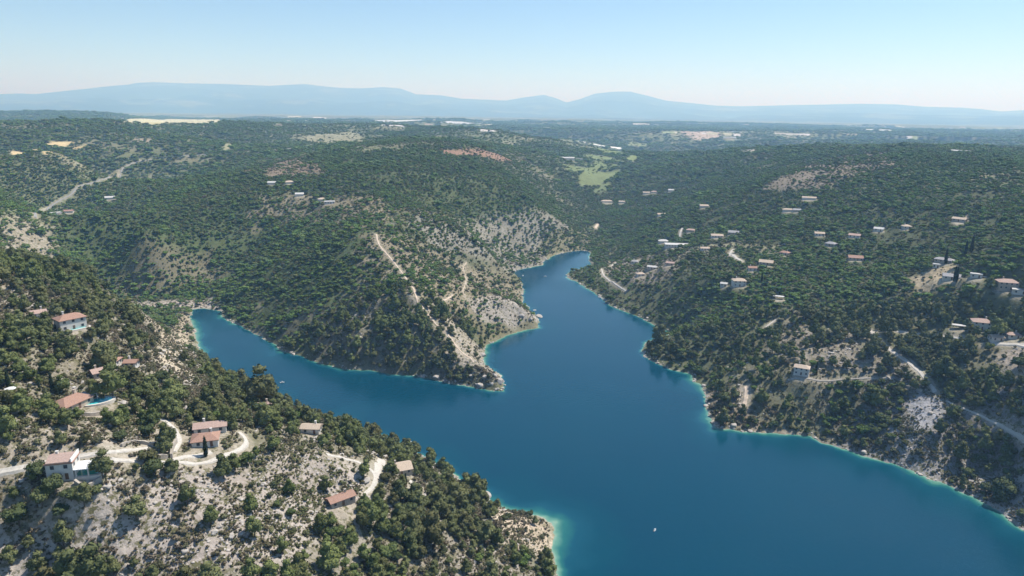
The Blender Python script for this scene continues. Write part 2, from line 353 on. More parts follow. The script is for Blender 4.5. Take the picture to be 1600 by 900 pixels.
# ------------------------------------------------------------------ zones: tree cover, scrub, ground colour
ROCK = (.46,.415,.37); SOIL = (.30,.25,.19); GREY = (.34,.325,.31); FOR = (.105,.115,.065); STRAW = (.55,.44,.25); GREEN = (.17,.205,.09); REDD = (.30,.19,.135); SAND = (.52,.44,.34); OLIVE = (.2,.19,.115)
ZONES = [ # polygon in photograph pixels, trees, scrub, colour, edge width m
 ([(60,330),(300,300),(560,330),(600,385),(645,455),(600,500),(520,540),(420,505),(340,475),(200,462),(110,430)], 1.0, .3, (.085,.112,.048), 25),
 ([(300,250),(520,238),(700,255),(850,300),(860,335),(740,345),(620,325),(500,300),(380,305),(250,330)], .92, .3, (.09,.112,.052), 30),
 ([(900,300),(1000,270),(1150,240),(1220,290),(1500,300),(1640,300),(1640,420),(1400,420),(1200,380),(1000,400),(940,380)], .9, .4, (.085,.10,.052), 30),
 ([(0,640),(230,640),(320,670),(320,760),(120,740),(0,770)], .40, .9, (.36,.32,.26), 15),
 ([(230,735),(350,728),(470,700),(560,715),(600,790),(560,850),(470,880),(380,920),(150,920),(130,850),(170,790)], .3, 1.0, (.42,.375,.335), 18),
 ([(-60,780),(100,775),(160,820),(140,960),(-60,960)], .45, .8, ROCK, 12),
 ([(500,820),(600,770),(700,790),(790,800),(850,850),(860,960),(480,960)], .66, .9, (.30,.275,.23), 12),
 ([(770,788),(866,815),(870,840),(850,870),(800,850),(780,815)], .25, .6, SAND, 8),
 ([(600,700),(680,720),(770,780),(760,810),(620,760)], .62, .8, (.26,.24,.19), 8),
 ([(0,560),(0,470),(180,475),(290,490),(340,590),(420,620),(600,690),(580,712),(470,690),(380,650),(220,640),(0,625)], .52, 1.0, (.27,.245,.19), 12),
 ([(225,500),(285,490),(300,560),(290,600),(240,580)], .12, .8, (.5,.43,.33), 8),
 ([(-40,345),(70,350),(85,390),(60,440),(20,480),(-40,500)], .5, .8, (.33,.295,.235), 15),
 ([(190,470),(330,470),(350,486),(290,482),(200,480)], .3, .9, ROCK, 15),
 ([(260,385),(340,390),(330,440),(200,470),(180,440)], .82, .7, (.19,.175,.12), 20),
 ([(560,370),(600,366),(690,395),(760,430),(800,440),(825,480),(700,500),(690,470),(640,450),(600,410)], .7, .7, (.27,.235,.17), 20),
 ([(600,400),(660,450),(700,500),(790,600),(700,600),(560,560),(440,500),(560,470)], .78, .9, (.22,.205,.155), 25),
 ([(640,470),(690,480),(790,575),(785,600),(750,600),(690,530)], .42, .8, (.36,.32,.26), 8),
 ([(740,470),(830,478),(845,503),(790,515),(750,500)], .5, .7, (.36,.33,.29), 6),
 ([(745,505),(790,505),(800,522),(762,545),(750,535)], .95, .2, OLIVE, 5),
 ([(640,350),(760,335),(900,360),(905,385),(850,400),(790,425),(700,395)], .66, .7, (.28,.265,.225), 18),
 ([(840,385),(925,360),(925,392),(850,405)], .9, .2, OLIVE, 6),
 ([(380,270),(470,243),(495,255),(505,272),(440,275)], .35, .5, (.26,.2,.145), 20),
 ([(375,310),(500,300),(620,325),(610,355),(500,345),(440,350),(400,335)], .55, .5, (.25,.22,.15), 25),
 ([(670,234),(720,236),(795,246),(790,254),(700,243)], .25, .4, REDD, 15),
 ([(15,236),(60,234),(82,238),(70,243),(20,243)], 0, 0, STRAW, 8),
 ([(70,224),(90,220),(115,222),(105,230),(75,230)], 0, 0, STRAW, 8),
 ([(100,232),(138,227),(132,232)], 0, 0, STRAW, 8),
 ([(195,191),(200,186),(260,186),(345,187),(348,192),(260,192)], 0, 0, (.5,.47,.28), 20),
 ([(205,216),(232,217),(235,222),(210,221)], .1, .2, (.33,.29,.23), 10),
 ([(903,275),(925,268),(968,264),(960,276),(935,290),(908,292)], 0, 0, GREEN, 8),
 ([(985,243),(1000,245),(990,252),(978,249)], 0, 0, (.22,.26,.1), 8),
 ([(930,234),(962,236),(975,241),(945,240)], .1, .1, (.20,.25,.11), 10), ([(880,256),(930,262),(935,272),(890,268)], .12, .2, (.17,.21,.09), 10), ([(915,240),(955,246),(985,254),(950,252),(915,247)], .1, .2, (.19,.235,.11), 12), ([(930,290),(955,284),(948,296),(930,302)], .15, .2, (.16,.2,.09), 8), ([(985,222),(1020,224),(1010,229),(975,227)], .1, .1, (.22,.25,.12), 15), ([(1160,236),(1180,233),(1185,238),(1165,241)], .1, .2, (.36,.33,.27), 10), ([(540,232),(600,229),(640,233),(560,238)], .3, .2, (.2,.21,.12), 15), ([(250,252),(300,245),(330,250),(270,258)], .3, .2, (.22,.21,.13), 15),
 ([(930,250),(975,258),(960,264),(915,262)], .3, .2, (.18,.22,.09), 12),
 ([(352,224),(364,223),(362,236),(348,238)], 0, 0, (.3,.3,.18), 8),
 ([(475,213),(560,206),(575,222),(500,226)], .1, .1, (.3,.29,.19), 15),
 ([(1205,285),(1240,262),(1350,240),(1400,238),(1390,262),(1290,290),(1220,295)], .5, .6, (.25,.21,.165), 30),
 ([(1065,205),(1110,205),(1130,215),(1090,219)], .1, .3, (.45,.36,.3), 25),
 ([(1340,560),(1480,600),(1640,560),(1640,900),(1540,780),(1400,730),(1300,690),(1340,640)], .66, 1.0, (.25,.238,.228), 25),  # bare grey ground, with the slope's partial shade darkened into the colour
 ([(1412,630),(1440,612),(1472,618),(1482,640),(1455,670),(1420,680)], .02, .3, (.36,.355,.365), 5),
 ([(1230,500),(1340,520),(1400,580),(1330,590),(1250,560),(1210,530)], .5, .8, (.28,.25,.205), 20),
 ([(1440,425),(1480,418),(1490,440),(1450,452),(1410,436)], .15, .4, (.42,.35,.24), 8),
 ([(1480,455),(1510,450),(1520,460),(1490,466)], .2, .3, (.3,.27,.19), 8),
 ([(1560,545),(1600,545),(1620,570),(1580,575)], .2, .5, (.40,.34,.28), 8),
 ([(950,405),(1060,395),(1060,420),(1000,440),(950,430)], .5, .6, (.32,.28,.22), 15),
 ([(1155,600),(1175,600),(1175,640),(1155,640)], .1, .4, SAND, 5),
 ([(1490,345),(1512,335),(1515,345),(1497,350)], .02, 0, SAND, 5),
 ([(1360,700),(1360,675),(1640,720),(1640,860)], .5, 1, GREY, 10),
 ([(1110,600),(1180,640),(1300,690),(1260,680),(1115,665)], .75, .5, SOIL, 6),
]
far_fields = []  # u, v, half width, depth, colour
frng = random.Random(3)
for k in range(45):
    u = frng.uniform(380, 1600); v = frng.uniform(184 + (u - 800) * .012 + 3, 205 + (u - 800) * .015)
    far_fields.append((u, v, frng.uniform(4, 14), frng.uniform(.3, .7), frng.choice([(.5,.47,.38), (.42,.40,.28), (.3,.34,.18), (.55,.52,.5), (.36,.3,.24)])))
far_fields += [(720,192,44,1.3,(.55,.57,.6)), (590,189,30,1.2,(.5,.52,.52)), (640,188,22,.9,(.6,.62,.6)), (470,189,30,1,(.6,.58,.5)), (690,190,20,.8,(.5,.5,.5)), (1370,204,26,1.2,(.5,.52,.5)), (1330,196,20,1,(.4,.4,.36)), (1150,207,20,.9,(.45,.45,.4)), (1230,209,25,1.4,(.4,.38,.33)), (1010,194,24,1.4,(.5,.47,.42)), (925,224,14,1.2,(.7,.7,.68)), (940,227,16,1.2,(.7,.7,.68)), (1530,197,18,1.5,(.6,.6,.58)), (1460,228,14,1.5,(.45,.45,.43)), (1500,236,14,1.5,(.5,.5,.48))]
D_ = 0.80 + 0.45 * fbm(GX / 140, GY / 140, 3, 101); S_ = np.full(GX.shape, 0.35)
COL = np.empty(GX.shape + (3,)); nn = fbm(GX / 90, GY / 90, 4, 111)
for c in range(3):
    COL[..., c] = FOR[c] * 1.25 + (SOIL[c] - FOR[c]) * sstep(0.1, 0.5, nn) * 0.35
D_ = D_ * (1 - 0.3 * sstep(0.15, 0.45, nn))
wob = lambda s, a: a * fbm(GX / s, GY / s, 3, 121)
big = fbm(GX / 500, GY / 500, 4, 117); D_ = D_ * (1 - .45 * sstep(.1, .4, big) * sstep(1300, 2200, GR))
for c in range(3): COL[..., c] *= 1 + .35 * sstep(.05, .4, big)
W1x = wob(25, 1); W1y = W1x[::-1, ::-1]
for poly, td, sd_, col, ew in ZONES:
    P = ww(poly); c = P.mean(0); R = np.max(np.hypot(*(P - c).T)) + ew * 3; s = gnear(c, R)
    if (s[0].stop - s[0].start) < 2: continue
    d = sdf(P, GX[s] + W1x[s] * ew * 1.4, GY[s] + W1x[s] * ew * 0.9)
    k = 1 - sstep(-ew * 0.5, ew * 0.7, d)
    if td < .01: k = 1 - sstep(-2, 2, sdf(P, GX[s], GY[s]))
    D_[s] = D_[s] * (1 - k) + k * td * (1 + (0.9 if td > 0.2 else 0.2) * fbm(GX[s] / 28, GY[s] / 28, 3, 131)); S_[s] = S_[s] * (1 - k) + sd_ * k
    for q in range(3): COL[s + (q,)] = COL[s + (q,)] * (1 - k) + col[q] * k
for u, v, wu, hv, col in far_fields:
    a, b = ww([(u - wu, v), (u + wu, v)]); c = hit(u, v); c2 = hit(u, v + hv)
    ra = min(np.hypot(*(b - a)) / 2 * .8, 500); rb = min(max(np.hypot(*(c - c2)) * .6, 25), 220)
    s = gnear(c, ra + rb); an = math.atan2(c[1], c[0]) - PI / 2
    dx = GX[s] - c[0]; dy = GY[s] - c[1]; ex = dx * math.cos(an) + dy * math.sin(an); ey = -dx * math.sin(an) + dy * math.cos(an)
    k = ((np.abs(ex) < ra) & (np.abs(ey) < rb)) * 1.0
    D_[s] *= 1 - k; S_[s] *= 1 - k
    for q in range(3): COL[s + (q,)] = COL[s + (q,)] * (1 - k) + col[q] * k
# pale wave-washed rim at the water line
k = (1 - sstep(0.3, 1.8, SD)) * land * sstep(-.35, .3, fbm(GX / 40, GY / 40, 3, 151))
for q in range(3): COL[..., q] = COL[..., q] * (1 - k) + (.40, .37, .31)[q] * k
D_ *= sstep(0.5, 3.5, SD)
# keep-clear: roads, houses, pools
CLEAR = np.full(GX.shape, 99.0)
for (nm, pts, wd, mt), P in zip(ROADS, RP):
    for a, b in zip(P[:-1], P[1:]):
        c = (a + b) / 2; L = np.hypot(*(b - a)); s = gnear(c, L / 2 + wd + 8)
        e = b - a; t = np.clip(((GX[s] - a[0]) * e[0] + (GY[s] - a[1]) * e[1]) / (L * L + 1e-6), 0, 1)
        d = np.hypot(GX[s] - a[0] - t * e[0], GY[s] - a[1] - t * e[1]) - wd / 2
        CLEAR[s] = np.minimum(CLEAR[s], d)
for p, R, fo in pad_list:
    s = gnear(p, R + 14); u_ = -p / np.hypot(*p)                # yard opens a little to one side of each house
    d = np.hypot(GX[s] - p[0] - u_[0] * 3, GY[s] - p[1] - u_[1] * 3) - R * 0.85
    CLEAR[s] = np.minimum(CLEAR[s], d)
for p in HP[1:7]:
    u_ = -p / np.hypot(*p); c = p + u_ * 6; s = gnear(c, 14); CLEAR[s] = np.minimum(CLEAR[s], np.hypot(GX[s] - c[0], GY[s] - c[1]) - 5.5)
for q_, p in zip(POOLS, PP):                              # open lawn on the valley side of each pool
    u_ = -p / np.hypot(*p); q_ = q_[3] * (1.75 if q_[7] else 1); c = p + u_ * q_; s = gnear(c, 14); CLEAR[s] = np.minimum(CLEAR[s], np.hypot(GX[s] - c[0], GY[s] - c[1]) - q_ * .9)
k = (1 - sstep(0, 2.5, CLEAR)) * 0.8
for q in range(3): COL[..., q] = COL[..., q] * (1 - k) + (.40, .36, .29)[q] * k
print('zones', round(time.time() - T0, 1))

# ------------------------------------------------------------------ materials
def new_mat(name):
    m = bpy.data.materials.new(name); m.use_nodes = True
    return m, m.node_tree, m.node_tree.nodes['Principled BSDF']
def N(nt, t, **kw):
    n = nt.nodes.new(t)
    for k, v in kw.items():
        if hasattr(n, k): setattr(n, k, v)
        else: n.inputs[k].default_value = v
    return n
def mixc(nt, fac, a, b, mode='MIX'):
    n = nt.nodes.new('ShaderNodeMix'); n.data_type = 'RGBA'; n.blend_type = mode
    for s, v in ((n.inputs[0], fac), (n.inputs[6], a), (n.inputs[7], b)):
        if isinstance(v, bpy.types.NodeSocket): nt.links.new(v, s)
        else: s.default_value = v if not isinstance(v, tuple) or len(v) == 4 else (*v, 1)
    return n.outputs[2]
def noise(nt, scale, detail=4, rough_=0.55, obj=False):
    g = nt.nodes.new('ShaderNodeNewGeometry' if not obj else 'ShaderNodeTexCoord')
    n = N(nt, 'ShaderNodeTexNoise', Scale=scale, Detail=detail, Roughness=rough_)
    nt.links.new(g.outputs['Position' if not obj else 'Object'], n.inputs['Vector']); return n.outputs[0]
def ramp(nt, x, lo, hi, a=0.0, b=1.0):
    n = nt.nodes.new('ShaderNodeMapRange'); nt.links.new(x, n.inputs[0])
    for i, v in enumerate((lo, hi, a, b)): n.inputs[i + 1].default_value = v
    return n.outputs[0]
def plain(name, col, rough_=0.85, var=0.15, scale=0.8):
    m, nt, b = new_mat(name); b.inputs['Roughness'].default_value = rough_; b.inputs['Specular IOR Level'].default_value = 0.25
    c = mixc(nt, ramp(nt, noise(nt, scale, 5), .3, .7), tuple(x * (1 - var) for x in col), tuple(min(x * (1 + var), .9) for x in col))
    nt.links.new(c, b.inputs[0]); return m
MAT = {}
# ground
m, nt, b = new_mat('ground'); MAT['ground'] = m
b.inputs['Roughness'].default_value = 0.95; b.inputs['Specular IOR Level'].default_value = 0.1
at = N(nt, 'ShaderNodeAttribute', attribute_name='ground'); at.attribute_type = 'GEOMETRY'
ds = N(nt, 'ShaderNodeAttribute', attribute_name='scrub'); ds.attribute_type = 'GEOMETRY'
c = mixc(nt, ramp(nt, noise(nt, 0.045, 6, .6), .35, .65), at.outputs[0], mixc(nt, 1.0, at.outputs[0], (.74, .72, .70), 'MULTIPLY'))
c = mixc(nt, ramp(nt, noise(nt, 0.6, 6, .7), .45, .62), c, mixc(nt, 1.0, c, (1.28, 1.28, 1.28), 'MULTIPLY'))
# low grass and herbs in spots
gr = N(nt, 'ShaderNodeMath', operation='MULTIPLY'); nt.links.new(ramp(nt, noise(nt, 0.35, 7, .75), .50, .56), gr.inputs[0]); nt.links.new(ds.outputs[2], gr.inputs[1])
c = mixc(nt, gr.outputs[0], c, (.13, .125, .065))
# small stones
vo = N(nt, 'ShaderNodeTexVoronoi', Scale=0.9); g = nt.nodes.new('ShaderNodeNewGeometry'); nt.links.new(g.outputs['Position'], vo.inputs['Vector'])
c = mixc(nt, ramp(nt, vo.outputs[0], .12, .3, .45, 0), c, mixc(nt, 1.0, c, (1.25, 1.25, 1.25), 'MULTIPLY'))
nt.links.new(c, b.inputs[0])
bp = N(nt, 'ShaderNodeBump', Strength=0.9, Distance=0.8); nt.links.new(noise(nt, 0.5, 8, .7), bp.inputs['Height'])
nt.links.new(bp.outputs[0], b.inputs['Normal'])
# distant ground: woods and fields patchwork
m, nt, b = new_mat('far_ground'); MAT['far'] = m
b.inputs['Roughness'].default_value = 0.95; b.inputs['Specular IOR Level'].default_value = 0.05
c = mixc(nt, ramp(nt, noise(nt, 0.0009, 5, .65), .55, .6), (.05, .062, .036), (.16, .16, .09))
c = mixc(nt, ramp(nt, noise(nt, 0.004, 6, .7), .35, .65), c, mixc(nt, 1.0, c, (.6, .65, .6), 'MULTIPLY'))
nt.links.new(c, b.inputs[0])
# water
m, nt, b = new_mat('lake_water'); MAT['water'] = m
at = N(nt, 'ShaderNodeAttribute', attribute_name='depth'); at.attribute_type = 'GEOMETRY'
cr_ = nt.nodes.new('ShaderNodeValToRGB'); nt.links.new(at.outputs[2], cr_.inputs[0])
e = cr_.color_ramp.elements; e[0].position = 0.0; e[0].color = (.26, .36, .28, 1); e[1].position = 1.0; e[1].color = (.0, .040, .073, 1)
for p_, q_ in ((.04, (.10, .24, .19)), (.10, (.018, .12, .12)), (.2, (.004, .062, .10)), (.4, (.0, .046, .078))):
    x = e.new(p_); x.color = (*q_, 1)
c = mixc(nt, ramp(nt, noise(nt, 0.006, 5, .6), .4, .7), cr_.outputs[0], mixc(nt, 1.0, cr_.outputs[0], (1.1, 1.12, 1.06), 'MULTIPLY'))
nt.links.new(c, b.inputs[0]); b.inputs['Roughness'].default_value = 0.16; b.inputs['IOR'].default_value = 1.33; b.inputs['Specular IOR Level'].default_value = 0.5
nt.links.new(ramp(nt, noise(nt, 0.007, 4, .6), .35, .65, .09, .26), b.inputs['Roughness'])
bp = N(nt, 'ShaderNodeBump', Strength=0.35, Distance=0.25); nt.links.new(noise(nt, 0.35, 4, .6), bp.inputs['Height']); nt.links.new(bp.outputs[0], b.inputs['Normal'])

# ------------------------------------------------------------------ ground sheet and water sheet
def grid_mesh(name, rows, colour=True, mask=None, z=None, mats=()):
    r0, r1 = rows; h = r1 - r0
    co = np.stack([GX[r0:r1], GY[r0:r1], GZ[r0:r1] if z is None else np.full((h, NT), z)], -1).reshape(-1, 3)
    ii = np.arange(h * NT).reshape(h, NT)
    q = np.stack([ii[:-1, :-1], ii[1:, :-1], ii[1:, 1:], ii[:-1, 1:]], -1)[:, :, ::-1].reshape(-1, 4)
    if mask is not None:
        mk = mask[r0:r1].reshape(-1); q = q[mk[q].all(1)]
        used = np.unique(q); re = np.full(len(co), -1); re[used] = np.arange(len(used)); q = re[q]; co = co[used]; sel = used
    else: sel = slice(None)
    # drop quads straddling the far back seam is not needed: theta runs -pi..pi
    me = bpy.data.meshes.new(name); me.vertices.add(len(co)); me.vertices.foreach_set('co', co.astype(np.float32).ravel())
    me.loops.add(q.size); me.loops.foreach_set('vertex_index', q.astype(np.int32).ravel())
    me.polygons.add(len(q)); me.polygons.foreach_set('loop_start', np.arange(0, q.size, 4, dtype=np.int32)); me.polygons.foreach_set('loop_total', np.full(len(q), 4, np.int32))
    me.update(calc_edges=True); me.polygons.foreach_set('use_smooth', np.ones(len(q), bool))
    return me, sel
def structure(name, me, m, label=None):
    me.materials.append(m); o = bpy.data.objects.new(name, me); C.objects.link(o); o['kind'] = 'structure'
    if label: o['label'] = label
    return o
split = int(np.searchsorted(LR, math.log(12500)))
me, _ = grid_mesh('terrain', (0, split + 1))
a = me.attributes.new('ground', 'FLOAT_COLOR', 'POINT'); a.data.foreach_set('color', np.concatenate([COL[:split + 1].reshape(-1, 3), np.ones((me.vertices.__len__(), 1))], 1).astype(np.float32).ravel())
a = me.attributes.new('scrub', 'FLOAT', 'POINT'); a.data.foreach_set('value', S_[:split + 1].astype(np.float32).ravel())
structure('terrain', me, MAT['ground'], 'limestone hills with garrigue and woodland round the reservoir')
me, _ = grid_mesh('mountains', (split, NL)); structure('mountains', me, MAT['far'], 'distant blue mountain ranges beyond the plateau')
me, sel = grid_mesh('lake_water', (0, int(np.searchsorted(LR, math.log(1380)))), mask=SD < 6, z=0.0)
sd_ = SD[:int(np.searchsorted(LR, math.log(1380)))].reshape(-1)[sel]; xx = GX[:int(np.searchsorted(LR, math.log(1380)))].reshape(-1)[sel]; yy = GY[:int(np.searchsorted(LR, math.log(1380)))].reshape(-1)[sel]
shal = 9 * (1 + 1.5 * fbm(xx / 35, yy / 35, 3, 140)).clip(.3)
for (u, v, R, f) in ((866, 850, 60, 2.2), (1570, 815, 70, 2.4), (1110, 660, 35, 1.8), (1080, 600, 30, 1.5), (300, 510, 60, 1.6), (320, 565, 50, 1.5), (900, 425, 50, 1.4)):
    p = plane(u, v, 0); shal = shal * (1 + (f - 1) * np.exp(-((xx - p[0]) ** 2 + (yy - p[1]) ** 2) / R ** 2))
a = me.attributes.new('depth', 'FLOAT', 'POINT'); a.data.foreach_set('value', np.clip(-sd_ / shal * 0.5 + 0.01, 0, 1).astype(np.float32))
structure('lake_water', me, MAT['water'], 'deep blue reservoir water with turquoise shallow edges')
print('ground', round(time.time() - T0, 1))

# haze: one closed box of even thin air
def box_mesh(name, x0, x1, y0, y1, z0, z1):
    me = bpy.data.meshes.new(name)
    v = [(x, y, z) for x in (x0, x1) for y in (y0, y1) for z in (z0, z1)]
    me.from_pydata(v, [], [(0, 1, 3, 2), (4, 6, 7, 5), (0, 4, 5, 1), (2, 3, 7, 6), (0, 2, 6, 4), (1, 5, 7, 3)]); me.update(); return me
hm = bpy.data.materials.new('haze'); hm.use_nodes = True; nt = hm.node_tree; nt.nodes.remove(nt.nodes['Principled BSDF'])
pv = nt.nodes.new('ShaderNodeVolumePrincipled'); pv.inputs['Color'].default_value = (.34, .62, 1.0, 1); pv.inputs['Absorption Color'].default_value = (1, 1, 1, 1); pv.inputs['Density'].default_value = HAZE_DENSITY; pv.inputs['Anisotropy'].default_value = 0.2
nt.links.new(pv.outputs[0], nt.nodes['Material Output'].inputs['Volume'])
me = box_mesh('haze', -62000, 62000, -62000, 62000, -16, float(GZ.max()) + 60); me.materials.append(hm)
o = bpy.data.objects.new('haze', me); C.objects.link(o); o['kind'] = 'stuff'; o['label'] = 'thin blue summer haze in the air'
#@@PART3

# ------------------------------------------------------------------ roads laid over the ground
MAT['gravel'] = plain('pale_gravel', (.50, .47, .42), .95, .15, 1.2)
MAT['sand'] = plain('sandy_earth', (.56, .46, .36), .95, .15, .6)
MAT['earth'] = plain('grey_earth', (.36, .33, .28), .95, .2, .6)
MAT['asphalt'] = plain('worn_asphalt', (.27, .27, .26), .95, .1, .3)
def smooth_line(P, step):
    for _ in range(2):
        Q = [P[0]]
        for a, b in zip(P[:-1], P[1:]): Q += [a * .75 + b * .25, a * .25 + b * .75]
        P = np.array(Q + [P[-1]])
    L = np.r_[0, np.cumsum(np.hypot(*np.diff(P, axis=0).T))]; n = max(4, int(L[-1] / step)); t = np.linspace(0, L[-1], n)
    return np.c_[np.interp(t, L, P[:, 0]), np.interp(t, L, P[:, 1])]
for (nm, pts, wd, mt), P in zip(ROADS, RP):
    # sight-line hits can jump across a fold of the ground; drop such points
    keep = [P[0]]
    for q in P[1:]:
        if np.hypot(*(q - keep[-1])) < 0.45 * np.hypot(*q) : keep.append(q)
    if len(keep) < 2: continue
    Q = smooth_line(np.array(keep), 1.5 if wd < 7 else 6); T = np.gradient(Q, axis=0); T /= np.hypot(T[:, 0], T[:, 1])[:, None] + 1e-9
    Nn = np.c_[-T[:, 1], T[:, 0]]; vs = []; fs = []
    cols = np.linspace(-.5, .5, 5)
    wv = wd * (1 + .25 * fbm(Q[:, 0] / 7, Q[:, 1] / 7, 2, 9))
    rows = [Q + Nn * (c * wv)[:, None] for c in cols]
    rz = [hz(r[:, 0], r[:, 1]) for r in rows]
    r = max(np.hypot(*Q.T).mean(), 1)
    for i in range(len(Q)):
        mz = np.mean([z[i] for z in rz])
        for c in range(5):
            z = rz[c][i] * .45 + mz * .55
            z = max(z, rz[c][i]) + .12 + r * .00025
            if c in (0, 4): z = rz[c][i] - .5
            vs.append((rows[c][i][0], rows[c][i][1], z))
    for i in range(len(Q) - 1):
        for c in range(4): a_ = i * 5 + c; fs.append((a_, a_ + 5, a_ + 6, a_ + 1)[::-1])
    me = bpy.data.meshes.new(nm); me.from_pydata(vs, [], fs); me.update(); structure(nm, me, MAT[mt])

# ------------------------------------------------------------------ mesh building for things
class MB:
    def __init__(s): s.v = []; s.f = []; s.sm = []
    def add(s, v, f, smooth=False):
        o = len(s.v); s.v += [tuple(p) for p in v]; s.f += [tuple(i + o for i in q) for q in f]; s.sm += [smooth] * len(f); return s
    def box(s, x0, x1, y0, y1, z0, z1):
        return s.add([(x, y, z) for x in (x0, x1) for y in (y0, y1) for z in (z0, z1)], [(0, 1, 3, 2), (4, 6, 7, 5), (0, 4, 5, 1), (2, 3, 7, 6), (0, 2, 6, 4), (1, 5, 7, 3)])
    def tube(s, pts, rad, n=6):
        v = []; f = []
        for k, (p, r) in enumerate(zip(pts, rad)):
            a = pts[max(k - 1, 0)]; b = pts[min(k + 1, len(pts) - 1)]; d = (Vector(b) - Vector(a)).normalized()
            q = d.to_track_quat('Z', 'Y')
            for i in range(n): v.append(Vector(p) + q @ Vector((math.cos(2 * PI * i / n) * r, math.sin(2 * PI * i / n) * r, 0)))
        for k in range(len(pts) - 1):
            for i in range(n): j = (i + 1) % n; f.append((k * n + i, k * n + j, k * n + n + j, k * n + n + i))
        f.append(tuple(range(n))[::-1]); f.append(tuple((len(pts) - 1) * n + i for i in range(n)))
        return s.add(v, f, True)
    def mesh(s, name, m):
        me = bpy.data.meshes.new(name); me.from_pydata(s.v, [], s.f); me.update()
        me.polygons.foreach_set('use_smooth', s.sm); me.materials.append(m); return me
    def build(s, name, m, parent=None):
        o = bpy.data.objects.new(name, s.mesh(name, m)); C.objects.link(o)
        if parent: o.parent = parent
        return o
def thing(name, label, cat, loc, rz=0, group=None):
    o = bpy.data.objects.new(name, None); C.objects.link(o); o.location = loc; o.rotation_euler = (0, 0, rz); o.empty_display_size = .5
    o['label'] = label; o['category'] = cat
    if group: o['group'] = group
    return o
def tag(o, label, cat, group=None):
    o['label'] = label; o['category'] = cat
    if group: o['group'] = group

# roof tiles: curved rows down the slope
def tile_mat(name, col):
    m, nt, b = new_mat(name); b.inputs['Roughness'].default_value = .85; b.inputs['Specular IOR Level'].default_value = .2
    c = mixc(nt, ramp(nt, noise(nt, 2.2, 6, .7, True), .35, .65), tuple(x * .78 for x in col), tuple(min(x * 1.18, .9) for x in col))
    wv = N(nt, 'ShaderNodeTexWave', Scale=3.2, Distortion=.4); tc = nt.nodes.new('ShaderNodeTexCoord'); nt.links.new(tc.outputs['Object'], wv.inputs['Vector'])
    c = mixc(nt, wv.outputs[1], mixc(nt, 1.0, c, (.85, .82, .8), 'MULTIPLY'), c); nt.links.new(c, b.inputs[0])
    return m
RM = {'tile': tile_mat('terracotta_tiles', (.38, .24, .185)), 'tilepink': tile_mat('pink_tiles', (.46, .34, .29)), 'tilepale': tile_mat('sandy_tiles', (.52, .43, .34)),
      'greyroof': tile_mat('grey_roof', (.36, .36, .37)), 'white': plain('white_roof', (.50, .49, .47), .8, .1)}
WM = {'white': plain('white_plaster', (.60, .58, .54), .85, .08), 'ochre': plain('ochre_plaster', (.46, .39, .32), .85, .1), 'stone': plain('stone_wall', (.36, .33, .28), .9, .2, 2.5)}
WMD = plain('dark_shutter', (.05, .06, .075), .5, .1); WFR = plain('window_frame', (.5, .5, .48), .6, .05); DOOR = plain('door_wood', (.16, .10, .07), .7, .1)
MAT['pool'], nt, b = new_mat('pool_water'); b.inputs[0].default_value = (.06, .50, .52, 1); b.inputs['Roughness'].default_value = .05
MAT['poolg'], nt, b = new_mat('green_pool_water'); b.inputs[0].default_value = (.05, .33, .25, 1); b.inputs['Roughness'].default_value = .05
PALE = plain('pale_stone_paving', (.60, .56, .50), .85, .08, 1.5); DRY = plain('dry_stone', (.40, .36, .31), .95, .25, 2.0)
WHITE = plain('white_paint', (.78, .78, .77), .5, .04); GREYM = plain('grey_metal', (.3, .31, .32), .5, .05); BLUEC = plain('blue_cloth', (.06, .12, .32), .8, .1)

def roof_mesh(W, D, z, rise, kind, ov=.5):
    a, d = W / 2 + ov, D / 2 + ov; mb = MB(); t = .22; zl = z - .08
    if kind == 'flat':
        mb.box(-a + .2, a - .2, -d + .2, d - .2, z, z + .25); mb.box(-a + .2, a - .2, -d + .2, -d + .45, z + .25, z + .5); mb.box(-a + .2, a - .2, d - .45, d - .2, z + .25, z + .5)
        return mb
    e = 0 if kind == 'gable' else min(d, a) * .8
    R1, R2 = (-a + e, 0, z + rise), (a - e, 0, z + rise); c = [(-a, -d, zl), (a, -d, zl), (a, d, zl), (-a, d, zl)]
    v = c + [R1, R2] + [(x, y, zz - t) for x, y, zz in c + [R1, R2]]
    f = [(0, 1, 5, 4), (2, 3, 4, 5), (1, 2, 5), (3, 0, 4), (7, 6, 10, 11), (9, 8, 11, 10), (8, 7, 11), (6, 9, 10), (0, 6, 7, 1), (1, 7, 8, 2), (2, 8, 9, 3), (3, 9, 6, 0)]
    return mb.add(v, f)
def window(parent, x, y, z, w_, h_, side):
    """side: 0 front (-y), 1 right (+x), 2 back, 3 left"""
    a = side * PI / 2; f = MB()
    def put(mb, x0, x1, y0, y1, z0, z1):
        vs = []
        for X in (x0, x1):
            for Y in (y0, y1):
                for Z_ in (z0, z1): vs.append((x + X * math.cos(a) - Y * math.sin(a), y + X * math.sin(a) + Y * math.cos(a), z + Z_))
        mb.add(vs, [(0, 1, 3, 2), (4, 6, 7, 5), (0, 4, 5, 1), (2, 3, 7, 6), (0, 2, 6, 4), (1, 5, 7, 3)])
    put(f, -w_ / 2 - .08, w_ / 2 + .08, -.06, .02, -.08, 0); put(f, -w_ / 2 - .08, w_ / 2 + .08, -.06, .02, h_, h_ + .08)
    put(f, -w_ / 2 - .08, -w_ / 2, -.06, .02, 0, h_); put(f, w_ / 2, w_ / 2 + .08, -.06, .02, 0, h_)
    o = f.build('window', WFR, parent); g = MB(); put(g, -w_ / 2 + .002, w_ / 2 - .002, -.03, .015, .002, h_ - .002); g.build('pane', WMD, o)
